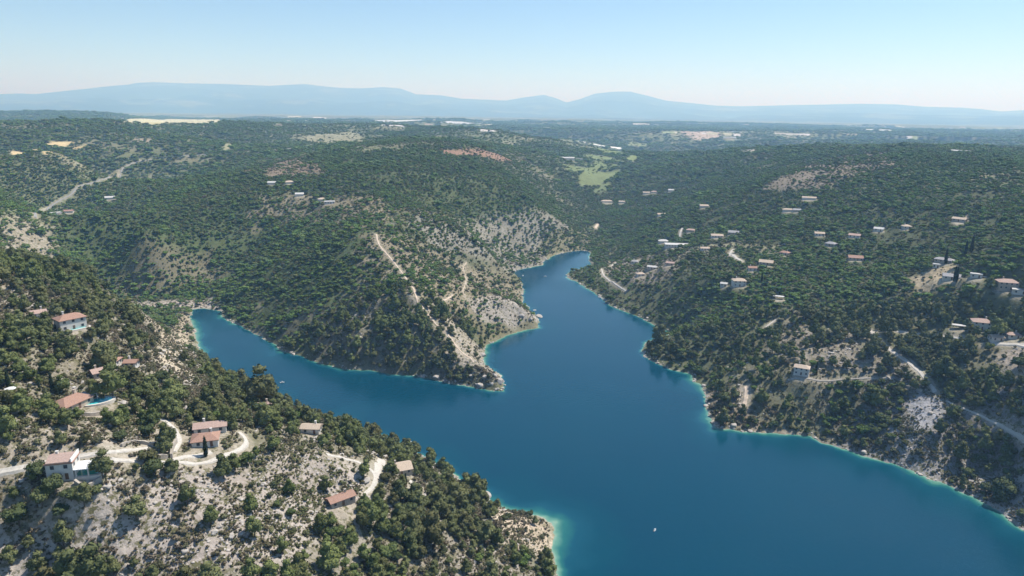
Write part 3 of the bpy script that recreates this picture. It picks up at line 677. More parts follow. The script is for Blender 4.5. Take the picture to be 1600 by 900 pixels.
def make_house(h, p, k):
    nm, u, v, W, D, st, rot, roof, wall, label = h
    r = np.hypot(*p); z0 = float(hz(p[0], p[1]))
    yaw = math.atan2(-p[0], p[1]) + math.radians(rot)           # front roughly towards the valley
    small = nm in ('flat_canopy',) or st == 0
    t = thing(nm if nm != 'flat_canopy' else 'canopy', label, 'canopy' if small else ('shed' if 'shed' in nm else ('barn' if 'barn' in label or 'hangar' in label else 'house')), (p[0], p[1], z0), yaw, None if small else 'houses on the wooded hills')
    hs = 2.7 * max(st, 1) if r < 1500 else 4
    if small:
        for sx in (-1, 1):
            for sy in (-1, 1): MB().box(sx * (W / 2 - .5) - .12, sx * (W / 2 - .5) + .12, sy * (D / 2 - .5) - .12, sy * (D / 2 - .5) + .12, -2.5, 2.4).build('post', GREYM, t)
        n = 20; mb = MB(); top = [(W / 2 * math.copysign(abs(math.cos(a)) ** .6, math.cos(a)), D / 2 * math.copysign(abs(math.sin(a)) ** .6, math.sin(a))) for a in np.linspace(0, 2 * PI, n, endpoint=False)]
        mb.add([(x, y, 2.4) for x, y in top] + [(x, y, 2.6) for x, y in top] + [(0, 0, 3.0)], [(i, (i + 1) % n, n + (i + 1) % n, n + i) for i in range(n)] + [(n + i, n + (i + 1) % n, 2 * n) for i in range(n)] + [tuple(range(n))[::-1]])
        mb.build('canvas_roof', RM['white'], t); return t
    wb = MB().box(-W / 2, W / 2, -D / 2, D / 2, -6, hs)
    kind = 'flat' if roof in ('white',) and k % 2 == 0 else ('hip' if (st == 2 or k % 3 == 0) else 'gable')
    if k == 1: kind = 'hip'
    if k == 0: kind = 'flat'
    rise = min(D * .22, 2.4)
    if kind == 'gable':
        wb.add([(-W / 2, -D / 2, hs), (-W / 2, D / 2, hs), (-W / 2, 0, hs + rise * .86), (W / 2, -D / 2, hs), (W / 2, D / 2, hs), (W / 2, 0, hs + rise * .86)], [(0, 2, 1), (3, 4, 5), (0, 3, 5, 2), (1, 2, 5, 4)])
    if k in (8, 15, 20): wb.box(W * .5, W * .5 + 4, -D / 2 + 1, D / 2 - 2, -6, hs * .55)
    wb.build('wall', WM[wall], t)
    rf = roof_mesh(W, D, hs, rise, kind).build('roof', RM[roof], t)
    if r > 950: return t
    if roof != 'white' or k % 3 == 0:
        cx = W * (.22 if k % 2 else -.2); ch = MB().box(cx - .35, cx + .35, D * .08, D * .08 + .7, hs + .2, hs + rise + 1.1); ch.box(cx - .45, cx + .45, D * .08 - .1, D * .08 + .8, hs + rise + 1.1, hs + rise + 1.25); ch.build('chimney', WM[wall], rf)
    for lv in range(st):
        zb = lv * 2.9 + (.9)
        nw = max(2, int(W / 3.2))
        for i in range(nw):
            x = -W / 2 + (i + .5) * W / nw
            if lv == 0 and i == nw // 2:
                MB().box(x - .5, x + .5, -D / 2 - .05, -D / 2 + .02, 0, 2.15).build('door', DOOR, t); continue
            window(t, x, -D / 2 - .005, zb, 1.1, 1.25, 0)
        for i in range(2):
            window(t, W / 2 + .005, -D / 2 + (i + .5) * D / 2, zb, 1.0, 1.2, 1); window(t, -W / 2 - .005, -D / 2 + (i + .5) * D / 2, zb, 1.0, 1.2, 3)
    return t
HT = [make_house(h, p, k) for k, (h, p) in enumerate(zip(HS, HP))]
# what is special about the nearest ones
def part(t, mb, nm, m): return mb.build(nm, m, t)
t = HT[0]    # balcony wing on the right of the pale house, open below
mb = MB().box(3.76, 8.2, -3.3, 2.8, 2.75, 3.0); part(t, mb, 'balcony', WHITE)
for x in (4.4, 7.9): part(t, MB().box(x - .2, x + .2, -3.2, -2.8, -5, 2.75), 'pillar', WM['white'])
mb = MB(); mb.box(3.76, 8.2, -3.32, -3.24, 3.7, 3.78)
for x in np.linspace(3.9, 8.1, 9): mb.box(x - .03, x + .03, -3.3, -3.25, 3.0, 3.7)
part(t, mb, 'railing', WHITE)
part(t, MB().box(3.5, 3.74, -3.5, 3.5, 5.6, 7.0), 'parapet', WHITE)
part(t, roof_mesh(6.9, 6.9, 6.2, 1.2, 'gable', .05), 'roof', RM['tilepink'])
t = HT[1]    # tall chimney with a cap, and a porch
mb = MB().box(3.2, 4.0, 1.5, 2.3, 2.5, 6.2).box(3.05, 4.15, 1.35, 2.45, 6.2, 6.4); part(t, mb, 'tall_chimney', WM['white'])
part(t, MB().box(6.05, 9, -3.2, 2.2, 2.5, 2.65), 'porch_roof', GREYM)
for y in (-3.2, 2.2): part(t, MB().box(8.7, 8.9, y * .9 - .1, y * .9 + .1, -4, 2.5), 'post', WHITE)
# pools with rim and retaining terrace
for q, p in zip(POOLS, PP):
    nm, u, v, a_, b_, rot, lab, rnd = q; z0 = float(hz(p[0], p[1])); yaw = math.atan2(-p[0], p[1]) + math.radians(rot)
    t = thing(nm, lab, 'pool', (p[0], p[1], z0 + .5), yaw)
    n = 28; ex = 1.0 if rnd else .35
    ring = [(a_ * math.copysign(abs(math.cos(x)) ** ex, math.cos(x)), b_ * math.copysign(abs(math.sin(x)) ** ex, math.sin(x))) for x in np.linspace(0, 2 * PI, n, endpoint=False)]
    def prism(s, zt, zb, s2=None):
        o = [(x * (1 + s / a_), y * (1 + s / b_)) for x, y in ring]
        return [(x, y, zt) for x, y in o], [(x, y, zb) for x, y in o]
    o1, o2 = prism(.9, .18, -5); i1, i2 = prism(0, .18, -.1)
    mb = MB(); mb.add(o1 + o2 + i1 + i2, [(i, (i + 1) % n, n + (i + 1) % n, n + i)[::-1] for i in range(n)] + [(i, (i + 1) % n, 2 * n + (i + 1) % n, 2 * n + i) for i in range(n)] + [(2 * n + i, 2 * n + (i + 1) % n, 3 * n + (i + 1) % n, 3 * n + i) for i in range(n)])
    mb.build('pool_rim', PALE, t)
    MB().add([(x, y, .05) for x, y in ring], [tuple(range(n))]).build('water_surface', MAT['pool' if 'turq' in lab else 'poolg'], t)
# dry-stone walls, parasol, terraces
def wall_line(pts, hgt, label, m=None, th_=.7, name='retaining_wall'):
    P = smooth_line(ww(pts), 1.2); T = np.gradient(P, axis=0); T /= np.hypot(T[:, 0], T[:, 1])[:, None] + 1e-9; Nn = np.c_[-T[:, 1], T[:, 0]]
    z = hz(P[:, 0], P[:, 1]); v = []; f = []
    for i in range(len(P)):
        hh = hgt * (.85 + .3 * random.random())
        for s_, zz_ in ((-.5, -1.2), (-.5, hh), (.5, hh), (.5, -1.2)): v.append((*(P[i] + Nn[i] * s_ * th_ * (1 + .2 * random.random())), z[i] + zz_))
    for i in range(len(P) - 1):
        for c in range(3): f.append((i * 4 + c, i * 4 + c + 1, i * 4 + 5 + c, i * 4 + 4 + c))
    f += [(0, 3, 2, 1), tuple(len(v) - 4 + c for c in range(4))]
    o = MB().add(v, f).build(name, m or DRY); tag(o, label, 'wall')
wall_line([(214,722),(225,716),(262,716)], 1.6, 'rubble stone wall between the two gravel drives')
wall_line([(268,716),(270,702),(276,692)], 1.8, 'dry stone wall holding up the drive by the low red-tiled house')
wall_line([(118,756),(132,768),(146,760),(158,750)], 1.6, 'stone terrace wall below the small green pool')
wall_line([(128,650),(150,650),(172,646)], 1.4, 'curved stone wall under the round turquoise pool')
wall_line([(600,716),(614,714)], 1.3, 'short pale wall by the end of the lakeside drive', PALE)
wall_line([(1385,590),(1402,602),(1440,612)], 1.2, 'low stone wall under the bend of the gravel track across the lake')
wall_line([(190,698),(210,690),(240,697)], 1.2, 'long dry stone terrace above the gravel road')
p = hit(17, 616); z0 = float(hz(*p)); t = thing('parasol', 'white garden parasol beside dark cypresses uphill of the tile-roofed house', 'parasol', (p[0], p[1], z0))
MB().tube([(0, 0, -.3), (0, 0, 2.5)], [.04, .04]).build('pole', WHITE, t)
n = 8; MB().add([(2 * math.cos(2 * PI * i / n), 2 * math.sin(2 * PI * i / n), 2.25) for i in range(n)] + [(0, 0, 2.95)], [(i, (i + 1) % n, n) for i in range(n)] + [tuple(range(n))[::-1]]).build('canopy', WHITE, t)
# boats
def boat(u, v, L, rot, label, name='motor_boat', sail=False, cat='boat'):
    p = plane(u, v, 0.0); t = thing(name, label, cat, (p[0], p[1], 0.0), rot, 'small boats on the lake')
    st = [(-.5, .30, .0), (-.3, .36, -.05), (0, .37, -.05), (.25, .28, .0), (.42, .12, .08), (.5, .01, .12)]; v_ = []; f = []
    for x, hw, sh in st:
        for yy, zz_ in ((-hw, .5 + sh), (-hw * .75, -.15), (hw * .75, -.15), (hw, .5 + sh)): v_.append((x * L, yy * L * .5, zz_))
    for i in range(len(st) - 1):
        for c in range(4): a_ = i * 4 + c; b_ = i * 4 + (c + 1) % 4; f.append((a_, b_, b_ + 4, a_ + 4))
    f += [(3, 2, 1, 0)]
    MB().add(v_, f).build('hull', WHITE, t)
    MB().box(-L * .38, L * .22, -L * .11, L * .11, .52, .62).build('deck', GREYM, t)
    MB().box(-L * .1, L * .1, -L * .1, L * .1, .62, 1.1).build('console', WHITE, t)
    MB().box(-L * .56, -L * .5, -.15, .15, .1, .9).build('outboard_motor', WMD, t)
    return t
boat(1023, 829, 2.4, .9, 'tiny white boat alone on the wide open water')
boat(1080, 580, 5.5, 2.5, 'white boat moored against the wooded shore near the two-storey house opposite')
boat(938, 465, 7, 2.3, 'white boat moored at the wooded bank, closer to the inlet of the two together')
boat(943, 468, 6.5, 2.3, 'white boat moored second at the same bank, tucked under trees')
boat(993, 490, 8, 2.6, 'long white boat by the bank just short of the wooded cove')
boat(441, 598, 3.4, .3, 'small pale boat in the narrow lake arm near tall pines')
boat(852, 432, 4, .2, 'white speck of a boat in the upper channel off the cliffs')
boat(817, 431, 4.5, 1.2, 'small boat close under the cliffs of the upper channel')
boat(638, 690, 6, -.6, 'white boat at the bank beside the lone dark pine', )
# rocks along the tips
MAT['rock'] = plain('pale_limestone', (.40, .37, .335), .9, .25, .5)
def rock_mesh(seed, s):
    import bmesh
    bm = bmesh.new(); bmesh.ops.create_icosphere(bm, subdivisions=3, radius=1)
    rn = np.random.default_rng(seed); ax = rn.normal(size=(9, 3)); ax /= np.linalg.norm(ax, axis=1)[:, None]; cut = rn.uniform(.55, .9, 9)
    for v in bm.verts:
        c = np.array(v.co)
        for a_, k_ in zip(ax, cut):
            d = c @ a_
            if d > k_: c = c - a_ * (d - k_)
        v.co = c
    me = bpy.data.meshes.new('boulder'); bm.to_mesh(me); bm.free(); me.materials.append(MAT['rock']); return me
RK = [rock_mesh(i, 1) for i in range(5)]
rocks = [(780,597,5,'the biggest pale boulder at the very tip of the long rocky point'),(772,588,4,'rounded pale boulder just uphill of the biggest one on the point'),(766,600,3.5,'low pale boulder at the foot of the point, next to the water'),(757,590,3,'grey boulder between bushes behind the tip of the point'),
 (842,497,6,'large pale rock forming the snub tip of the second headland'),(836,488,4.5,'pale rock block on top of the second headland'),(828,500,4,'grey rock at the foot of the second headland'),(815,494,4,'pale ledge rock further back along the second headland'),
 (1146,666,3.5,'tan boulder at the waterline opposite, largest there'),(1163,667,2.5,'small tan boulder beside the largest one opposite'),(1350,708,3,'grey slab rock on the steep bank right of the tan boulders')]
for i, (u, v, s, lab) in enumerate(rocks):
    p = hit(u, v); o = bpy.data.objects.new('boulder', RK[i % 5]); C.objects.link(o); o.location = (p[0], p[1], float(hz(*p)) + s * .12)
    o.scale = (s * .8, s * .65, s * .55); o.rotation_euler = (.2, .15, i * 1.3); tag(o, lab, 'boulder', 'boulders on the shores')
print('built', round(time.time() - T0, 1))

# ------------------------------------------------------------------ plants
def leaf_mat(name, c0, c1, dry=(.10, .09, .045)):
    m, nt, b = new_mat(name); b.inputs['Roughness'].default_value = .9; b.inputs['Specular IOR Level'].default_value = .08
    oi = nt.nodes.new('ShaderNodeObjectInfo'); c = mixc(nt, oi.outputs['Random'], c0, c1)
    g = nt.nodes.new('ShaderNodeNewGeometry'); n1 = N(nt, 'ShaderNodeTexNoise', Scale=.011, Detail=3.0); nt.links.new(g.outputs['Position'], n1.inputs['Vector'])
    c = mixc(nt, ramp(nt, n1.outputs[0], .45, .62, 0, .75), c, mixc(nt, 1.0, c, (1.1, 1.24, .92), 'MULTIPLY'))
    mr = N(nt, 'ShaderNodeMath', operation='FRACT'); mm = N(nt, 'ShaderNodeMath', operation='MULTIPLY'); mm.inputs[1].default_value = 7.31; nt.links.new(oi.outputs['Random'], mm.inputs[0]); nt.links.new(mm.outputs[0], mr.inputs[0])
    c = mixc(nt, ramp(nt, mr.outputs[0], .72, 1, 0, .7), c, dry)
    c = mixc(nt, ramp(nt, noise(nt, 1.6, 3, .6), .35, .65), mixc(nt, 1.0, c, (.75, .75, .8), 'MULTIPLY'), mixc(nt, 1.0, c, (1.25, 1.22, 1.1), 'MULTIPLY'))
    nt.links.new(c, b.inputs[0]); return m
LM = {'pine': leaf_mat('pine_needles', (.092, .108, .048), (.155, .168, .078)), 'oak': leaf_mat('oak_leaves', (.070, .090, .042), (.125, .145, .066)),
      'bush': leaf_mat('shrub_leaves', (.085, .088, .052), (.140, .136, .084), (.19, .15, .115)), 'cyp': leaf_mat('cypress_foliage', (.022, .034, .020), (.03, .042, .024)), 'bright': leaf_mat('bright_leaves', (.075, .115, .036), (.11, .15, .05)), 'far': leaf_mat('woodland_leaves', (.084, .132, .044), (.130, .188, .062)), 'dry': leaf_mat('dry_scrub_leaves', (.11, .09, .068), (.17, .145, .105))}
BARK = plain('bark', (.16, .125, .10), .95, .2, 3)
def ico(sub):
    import bmesh
    bm = bmesh.new(); bmesh.ops.create_icosphere(bm, subdivisions=sub, radius=1); v = np.array([x.co for x in bm.verts]); f = [tuple(q.index for q in p.verts) for p in bm.faces]; bm.free(); return v, f
ICO = {k: ico(k) for k in (1, 2, 3)}
def crown(seed, lobes, leaves, lsize, core=2, low=-.5):
    """lumpy clumps with leaf sprays standing off them; lobes: (x, y, z, rx, rz)"""
    rn = np.random.default_rng(seed); mb = MB(); V, F = ICO[core]
    tot = sum(l[3] * l[3] for l in lobes)
    for (x, y, z, rx, rz) in lobes:
        k = .80 + .22 * rn.random(len(V)); mb.add([(x + a[0] * rx * q, y + a[1] * rx * q, z + a[2] * rz * q) for a, q in zip(V, k)], F, False)
        n = int(leaves * rx * rx / tot)
        d = rn.normal(size=(n, 3)); d /= np.linalg.norm(d, axis=1)[:, None]; d = d[d[:, 2] > low]
        for q in d:
            r = rn.uniform(.82, 1.22); c = np.array((x + q[0] * rx * r, y + q[1] * rx * r, z + q[2] * rz * r))
            nrm = q + rn.normal(size=3) * .55; nrm /= np.linalg.norm(nrm); t1 = np.cross(nrm, rn.normal(size=3)); t1 /= np.linalg.norm(t1); t2 = np.cross(nrm, t1)
            s = lsize * rn.uniform(.6, 1.3)
            mb.add([c + t1 * s, c + t2 * s * .7, c - t1 * s * .9, c - t2 * s * .6], [(0, 1, 2, 3)])
    return mb
def lobes_round(seed, n, R, Hh, z0, lr=.5):
    rn = np.random.default_rng(seed); L = [(0, 0, z0 + Hh * .5, R * .62, Hh * .42)]
    for i in range(n):
        a = 2 * PI * i / n + rn.uniform(-.5, .5); q = rn.uniform(.35, .72) * R; z = z0 + Hh * rn.uniform(.25, .8); s = R * lr * rn.uniform(.7, 1.15)
        L.append((q * math.cos(a), q * math.sin(a), z, s, s * .8 * Hh / (1.6 * R)))
    return L
PROTO = {}      # kind -> list of (trunk mesh, crown mesh)
def pine_proto(i):
    rn = np.random.default_rng(500 + i); hgt = 8.5; L = lobes_round(900 + i, 10, 3.0, 6.0, 1.3, .46); L += [(rn.uniform(-.8, .8), rn.uniform(-.8, .8), 7.6, 1.3, 1.0)]
    tr = MB(); lean = rn.uniform(-.6, .6, 2); tr.tube([(0, 0, -1), (lean[0] * .3, lean[1] * .3, 2.5), (lean[0] * .7, lean[1] * .7, 5), (lean[0], lean[1], 7)], [.26, .2, .14, .05])
    for l in L[1:6]: tr.tube([(lean[0] * .4, lean[1] * .4, 2.8), (l[0] * .55, l[1] * .55, (2.8 + l[2]) / 2 + .2), (l[0] * .9, l[1] * .9, l[2])], [.1, .07, .03], 4)
    return tr.mesh('trunk', BARK), crown(40 + i, L, 1300, .34, 2).mesh('crown', LM['pine'])
def oak_proto(i):
    L = lobes_round(700 + i, 8, 2.7, 4.2, .9, .5); tr = MB().tube([(0, 0, -1), (.1, 0, 1.4), (.2, .1, 3)], [.25, .18, .08])
    for l in L[1:5]: tr.tube([(.1, 0, 1.2), (l[0] * .6, l[1] * .6, l[2] * .8), (l[0] * .9, l[1] * .9, l[2])], [.1, .07, .03], 4)
    return tr.mesh('trunk', BARK), crown(80 + i, L, 1100, .30, 2).mesh('crown', LM['oak'])
def bush_proto(i):
    L = lobes_round(300 + i, 5, 1.0, 1.5, -.05, .48)
    return MB().tube([(0, 0, -.4), (0, 0, .5)], [.07, .05], 4).mesh('stem', BARK), crown(120 + i, L, 420, .15, 1).mesh('foliage', LM['bush'])
PROTO['pine'] = [pine_proto(i) for i in range(6)]; PROTO['oak'] = [oak_proto(i) for i in range(5)]; PROTO['bush'] = [bush_proto(i) for i in range(5)]
def far_proto(i, m, R, Hh, z0, n, leaves, ls):
    return crown(160 + i, lobes_round(600 + i, n, R, Hh, z0, .5), leaves, ls, 1).mesh('foliage', m)
def small_scrub(i): return crown(260 + i, lobes_round(650 + i, 3, .5, .75, -.05, .5), 26, .16, 1).mesh('foliage', LM['dry' if i % 2 else 'bush'])
LIB = bpy.data.collections.new('plant_shapes')      # source shapes for the woods; not linked to the scene
lib = []
def addlib(me):
    o = bpy.data.objects.new('shape_%02d' % len(lib), me); LIB.objects.link(o); lib.append(o); return len(lib) - 1
def joined(tc):
    a, b_ = tc; me = bpy.data.meshes.new('foliage'); mb = MB()
    va = [tuple(v.co) for v in a.vertices]; vb = [tuple(v.co) for v in b_.vertices]
    me.from_pydata(va + vb, [], [tuple(p.vertices) for p in a.polygons] + [tuple(i + len(va) for i in p.vertices) for p in b_.polygons])
    me.materials.append(a.materials[0]); me.materials.append(b_.materials[0]); me.polygons.foreach_set('material_index', [0] * len(a.polygons) + [1] * len(b_.polygons)); me.update(); return me
I_PINE = [addlib(joined(q)) for q in PROTO['pine'][:4]]; I_OAK = [addlib(joined(q)) for q in PROTO['oak'][:4]]; I_BUSH = [addlib(joined(q)) for q in PROTO['bush'][:4]]
I_FP = [addlib(far_proto(i, LM['far'], 2.9, 4.5, 2.2, 6, 130, .7)) for i in range(3)]; I_FO = [addlib(far_proto(10 + i, LM['far' if i else 'oak'], 2.9, 4.2, .3, 6, 130, .7)) for i in range(3)]
I_BR = [addlib(far_proto(20 + i, LM['bright'], 2.7, 4.2, .3, 6, 260, .5)) for i in range(2)]
I_SC = [addlib(small_scrub(i)) for i in range(4)]
print('protos', round(time.time() - T0, 1))

# scatter
def cells(r0, r1, s, half=math.radians(47)):
    n = int(r1 / s) + 1; ax = (np.arange(-n, n) + .5) * s; ay = (np.arange(int(-.1 * n), n) + .5) * s
    x, y = np.meshgrid(ax, ay); x = x + rng.uniform(-.48, .48, x.shape) * s; y = y + rng.uniform(-.48, .48, y.shape) * s
    r = np.hypot(x, y); k = (r >= r0) & (r < r1) & (np.abs(np.arctan2(x, y)) < half) & (r > 60); return x[k], y[k], r[k]
BR_SPOTS = [(1130,590,55),(1190,560,30),(1340,640,22),(1300,655,26),(1110,540,40),(1250,520,15),(1010,470,60),(620,430,40),(1400,385,30),(960,400,45),(1330,400,20),(480,470,60),(540,440,50),(1070,430,50),(1180,480,30)]
BRP = [(hit(u, v), R) for u, v, R in BR_SPOTS]
veg = []   # x, y, z, type(0 pine 1 oak 2 bush 3 bright), scale, r
def near_ok(x, y, m): return (samp(CLEAR, x, y) > m)
def scatter(r0, r1, s, sizes):
    x, y, r = cells(r0, r1, s); D = samp(D_, x, y); z = hz(x, y)
    k = (rng.random(len(x)) < D) & (samp(SD, x, y) > 1.5) & (z > .3) & near_ok(x, y, 1.6 if r0 < 600 else 2.4) & near_ok(x * 1.006, y * 1.006, .3); x, y, z, r, D = x[k], y[k], z[k], r[k], D[k]
    tn = fbm(x / 130, y / 130, 3, 201) + fbm(x / 12, y / 12, 2, 205) * .7
    left = sstep(50, -80, x) * (r < 520)
    pt = np.where(tn + left * .25 > .02, 0, 1); q = rng.random(len(x)); pt = np.where((q < .24) | (D < .4) & (q < .85) | (D < .6) & (q < .6), 2, pt)
    br = np.zeros(len(x))
    for p, R in BRP: br = np.maximum(br, np.exp(-((x - p[0]) ** 2 + (y - p[1]) ** 2) / R ** 2))
    pt = np.where((pt < 2) & (rng.random(len(x)) < br * .7 + .01), 3, pt)
    sc_ = sizes * np.exp(rng.normal(size=len(x)) * .33) * np.where(D < .35, .8, 1.0)
    return np.c_[x, y, z, pt, sc_, r]
V1 = scatter(60, 620, 3.7, .72); V2 = scatter(620, 1500, 3.5, .66)
V3 = scatter(1500, 3000, 6.2, 1.15); V4 = scatter(3000, 7500, 14.0, 2.4)
# trees with a place of their own in the photograph: pixel of the foot, kind, scale, label
HAND = [(626,784,0,1.25,'broad round pine just downhill of the stone house by the lake'),(713,786,0,1.1,'leaning pine with shadow on pale ground between the stone house and the shore'),(650,697,0,1.15,'lone dark pine at the water edge beside a moored white boat'),
 (603,752,3,.95,'blue-green feathery tree beside the end of the lakeside gravel drive'),(509,768,0,.95,'small umbrella pine next to the long red-roofed shed'),(213,812,0,1.25,'upright pine alone in the middle of the bare stony slope'),(160,746,0,1.25,'slender pine leaning over the small green pool'),
 (517,892,0,1.55,'spreading pine with bare grey limbs on the lower slope'),(240,742,1,1.25,'dense dark oak between the two gravel drives'),(236,724,1,1.1,'dark oak where the gravel drives meet below the terrace wall'),(263,700,0,1.2,'tall pine left of the long pink-roofed wing'),(232,684,1,1.0,'yellow-flecked round tree on the bank above the gravel drives'),
 (386,724,1,1.0,'round dark oak at the tip of the drive loop right of the cypress'),(350,748,0,1.15,'two-trunked pine casting a dark shadow below the cypress'),(368,735,0,1.0,'grey-green pine beside the gravel loop below the houses'),(393,800,0,.9,'dark clump pine on the bare slope below the drive loop'),(398,838,0,1.0,'pine lower on the bare slope, below the dark clump pine'),
 (740,752,0,1.3,'tall twin-topped pine on the shoreline ridge right of the stone house'),(700,748,0,1.3,'tall blue-green pine on the crest behind the shore'),(674,722,0,1.35,'big pine crowding the crest above the water, near the stone house'),(690,735,0,1.2,'second tall pine on that crest over the water'),
 (210,548,0,1.45,'tall umbrella pine beside the rocky pale slope over the lake arm'),(450,618,0,1.2,'pine standing out against the narrow lake arm'),(466,628,0,1.0,'shorter pine standing out against the narrow lake arm'),(432,622,0,1.1,'slim pine at the edge of the narrow lake arm'),
 (33,588,0,1.2,'round dark pine uphill of the cypresses and white parasol'),(75,585,0,1.1,'pine with twisted trunk near the white parasol'),(190,690,1,1.0,'olive-green oak above the long gravel road'),(60,750,1,1.3,'dark spreading oak beside the pale two-storey house'),(30,820,1,1.4,'large olive-green oak near the bottom edge of the slope'),
 (84,772,1,1.15,'round oak hugging the foot of the pale two-storey house'),(112,782,1,1.0,'smaller oak below the front corner of the pale two-storey house'),(66,790,1,1.2,'dark oak lower down than the one at the foot of the two-storey house'),(132,790,0,.95,'short pine below the stone terrace wall of the small green pool'),(96,806,1,.9,'olive oak in the middle of the clump beneath the two-storey house'),(150,772,1,.7,'bushy small oak at the foot of the stone terrace wall'),
 (1590,575,1,1.5,'large black-green oak where the gravel pad ends across the lake'),(1545,548,1,1.3,'big dark oak between the upper gravel road and its bend'),(1415,548,3,.8,'round light-green bush tree beneath the pink-roofed villa road')]
ROUND = {0:'pine', 1:'oak', 2:'bush', 3:'bright'}
hp = [hit(h[0], h[1]) for h in HAND]
for V in (V1,):
    k = np.ones(len(V), bool)
    for p, h in zip(hp, HAND): k &= np.hypot(V[:, 0] - p[0], V[:, 1] - p[1]) > 3.2 * h[3]
    V1 = V[k]
# individual things: the ones that show largest
vis = visible(V1[:, 0], V1[:, 1], V1[:, 2] + np.where(V1[:, 3] == 2, 1.5, 4.5) * V1[:, 4])
U_, Vv = project(V1[:, 0], V1[:, 1], V1[:, 2] + 1); inf = (U_ > 3) & (U_ < 1597) & (Vv < 893) & (Vv > 200) & vis
show = np.where(inf, V1[:, 4] * np.array([3.2, 2.8, 1.2, 2.8])[V1[:, 3].astype(int)] / V1[:, 5], 0)
LAND_ = [(HP[i][0], HP[i][1], n) for i, n in ((0,'the pale two-storey house'),(1,'the tile-roofed house by the round pool'),(3,'the low red-tiled house'),(4,'the stone house by the lake'),(5,'the long red-roofed shed'),(6,'the white-walled villa'),(8,'the salmon-roofed house'),(10,'the house with the white terrace'),(11,'the round-backed pinkish house'),(12,'the bright white little house'),(13,'the cream and tan house'),(14,'the lone pale-tiled house'),(15,'the pink-roofed villa'),(18,'the ochre villa'),(19,'the pale grey-roofed house'),(30,'the gabled cream house'))]
for u, v, n in ((867,830,'the pale beach point'),(780,800,'the wooded point above the beach'),(1112,660,'the white-rimmed corner of the far shore'),(1448,645,'the grey scree'),(1360,520,'the top of the pale track'),(1460,612,'the bend of the pale track'),(1545,795,'the turquoise far shore'),(265,540,'the pale rocky slope'),(213,812,'the lone pine on the bare slope'),(517,892,'the bare-limbed pine'),(700,870,'the dark grove above the beach'),(30,880,'the lower slope corner'),(380,880,'the foot of the bare slope'),(300,830,'the middle of the bare slope'),(1590,690,'the stony slope across the lake'),(1270,670,'the shore below the lone pale-tiled house'),(160,746,'the small green pool'),(450,760,'the bare slope by the shed'),(60,540,'the hillside beneath the small pink roof'),(1180,600,'the sandy strip on the far shore')):
    p = hit(u, v); LAND_.append((p[0], p[1], n))
ORD = ['closest','second','third','fourth','fifth','sixth','seventh','eighth','ninth','tenth','eleventh','twelfth','thirteenth','fourteenth','fifteenth','sixteenth','seventeenth','eighteenth','nineteenth','twentieth']
def ordw(n):
    if n < 20: return ORD[n]
    tens = {2:'twenty', 3:'thirty', 4:'forty', 5:'fifty', 6:'sixty', 7:'seventy'}[min((n + 1) // 10, 7)]; k = (n + 1) % 10
    return tens + '-' + ['first','second','third','fourth','fifth','sixth','seventh','eighth','ninth'][k - 1] if k else {'twenty':'twentieth','thirty':'thirtieth','forty':'fortieth','fifty':'fiftieth','sixty':'sixtieth','seventy':'seventieth'}[tens]
KN = {0: ('pine_tree', 'pine', 'pine', 'pines on the near hillsides'), 1: ('oak_tree', 'oak', 'oak', 'evergreen oaks on the near hillsides'), 2: ('wild_shrub', 'shrub', 'shrub', 'round shrubs on the stony slopes')}
taken = np.zeros(len(V1), bool)
def plant(kind, pi, x, y, z, s, rz, name, label, cat, group):
    t = thing(name, label, cat, (x, y, z - .1), rz, group); t.scale = (s, s, s * rng.uniform(.85, 1.12))
    tm, cm = PROTO[kind][pi]
    for nm, me in (('stem' if kind == 'bush' else 'trunk', tm), ('foliage' if kind == 'bush' else 'crown', cm)):
        o = bpy.data.objects.new(nm, me); C.objects.link(o); o.parent = t
    return t
for kd, cnt in ((0, 270), (1, 270), (2, 290)):
    s_ = np.where(V1[:, 3] == kd, show, 0); idx = np.argsort(-s_)[:cnt]; idx = idx[s_[idx] > 0]; taken[idx] = True
    P = V1[idx]; best = []
    for q in P:
        d = [math.hypot(q[0] - l[0], q[1] - l[1]) for l in LAND_]; j = int(np.argmin(d)); l = LAND_[j]
        side = ('uphill of' if q[2] > float(hz(l[0], l[1])) + .8 else 'downhill of') if abs(q[2] - float(hz(l[0], l[1]))) > .8 else 'level with'
        best.append((j, side, d[j]))
    cntd = {}
    order = sorted(range(len(P)), key=lambda i: best[i][2])
    for i in order:
        j, side, dd = best[i]; key = (j, side); n = cntd.get(key, 0); cntd[key] = n + 1; q = P[i]
        nm, _, word, grp = KN[kd]; sz = 'big ' if q[4] > .92 else ('small ' if q[4] < .6 else '')
        pre = ordw(n) if n == 0 else ordw(n) + ' closest'
        lab = f"{word} {pre} to {LAND_[j][2]} among those {side} it" if side != 'level with' else f"{word} {pre} to {LAND_[j][2]} on its own level"
        if len(lab.split()) < 16 and sz: lab = sz + lab
        plant(ROUND[kd], int(rng.integers(len(PROTO[ROUND[kd]]))), q[0], q[1], q[2], q[4] * (1.0 if kd < 2 else 1.9), rng.uniform(0, 6.28), nm, lab, _, grp)
for p, h in zip(hp, HAND):
    for k_ in range(12):                                     # keep feet on land
        if float(samp(SD, p[0], p[1])) > 3: break
        p = hit(h[0], h[1] + 3 * (k_ + 1))
    kd = h[2]; z = float(hz(*p)); kk = {0: 'pine', 1: 'oak', 3: 'oak'}[kd]
    plant(kk, int(rng.integers(5)), p[0], p[1], z, h[3] * (.95 if kd else .9), rng.uniform(0, 6.28), 'pine_tree' if kd == 0 else ('oak_tree' if kd == 1 else 'feathery_tree'), h[4], 'pine' if kd == 0 else ('oak' if kd == 1 else 'tree'), None)
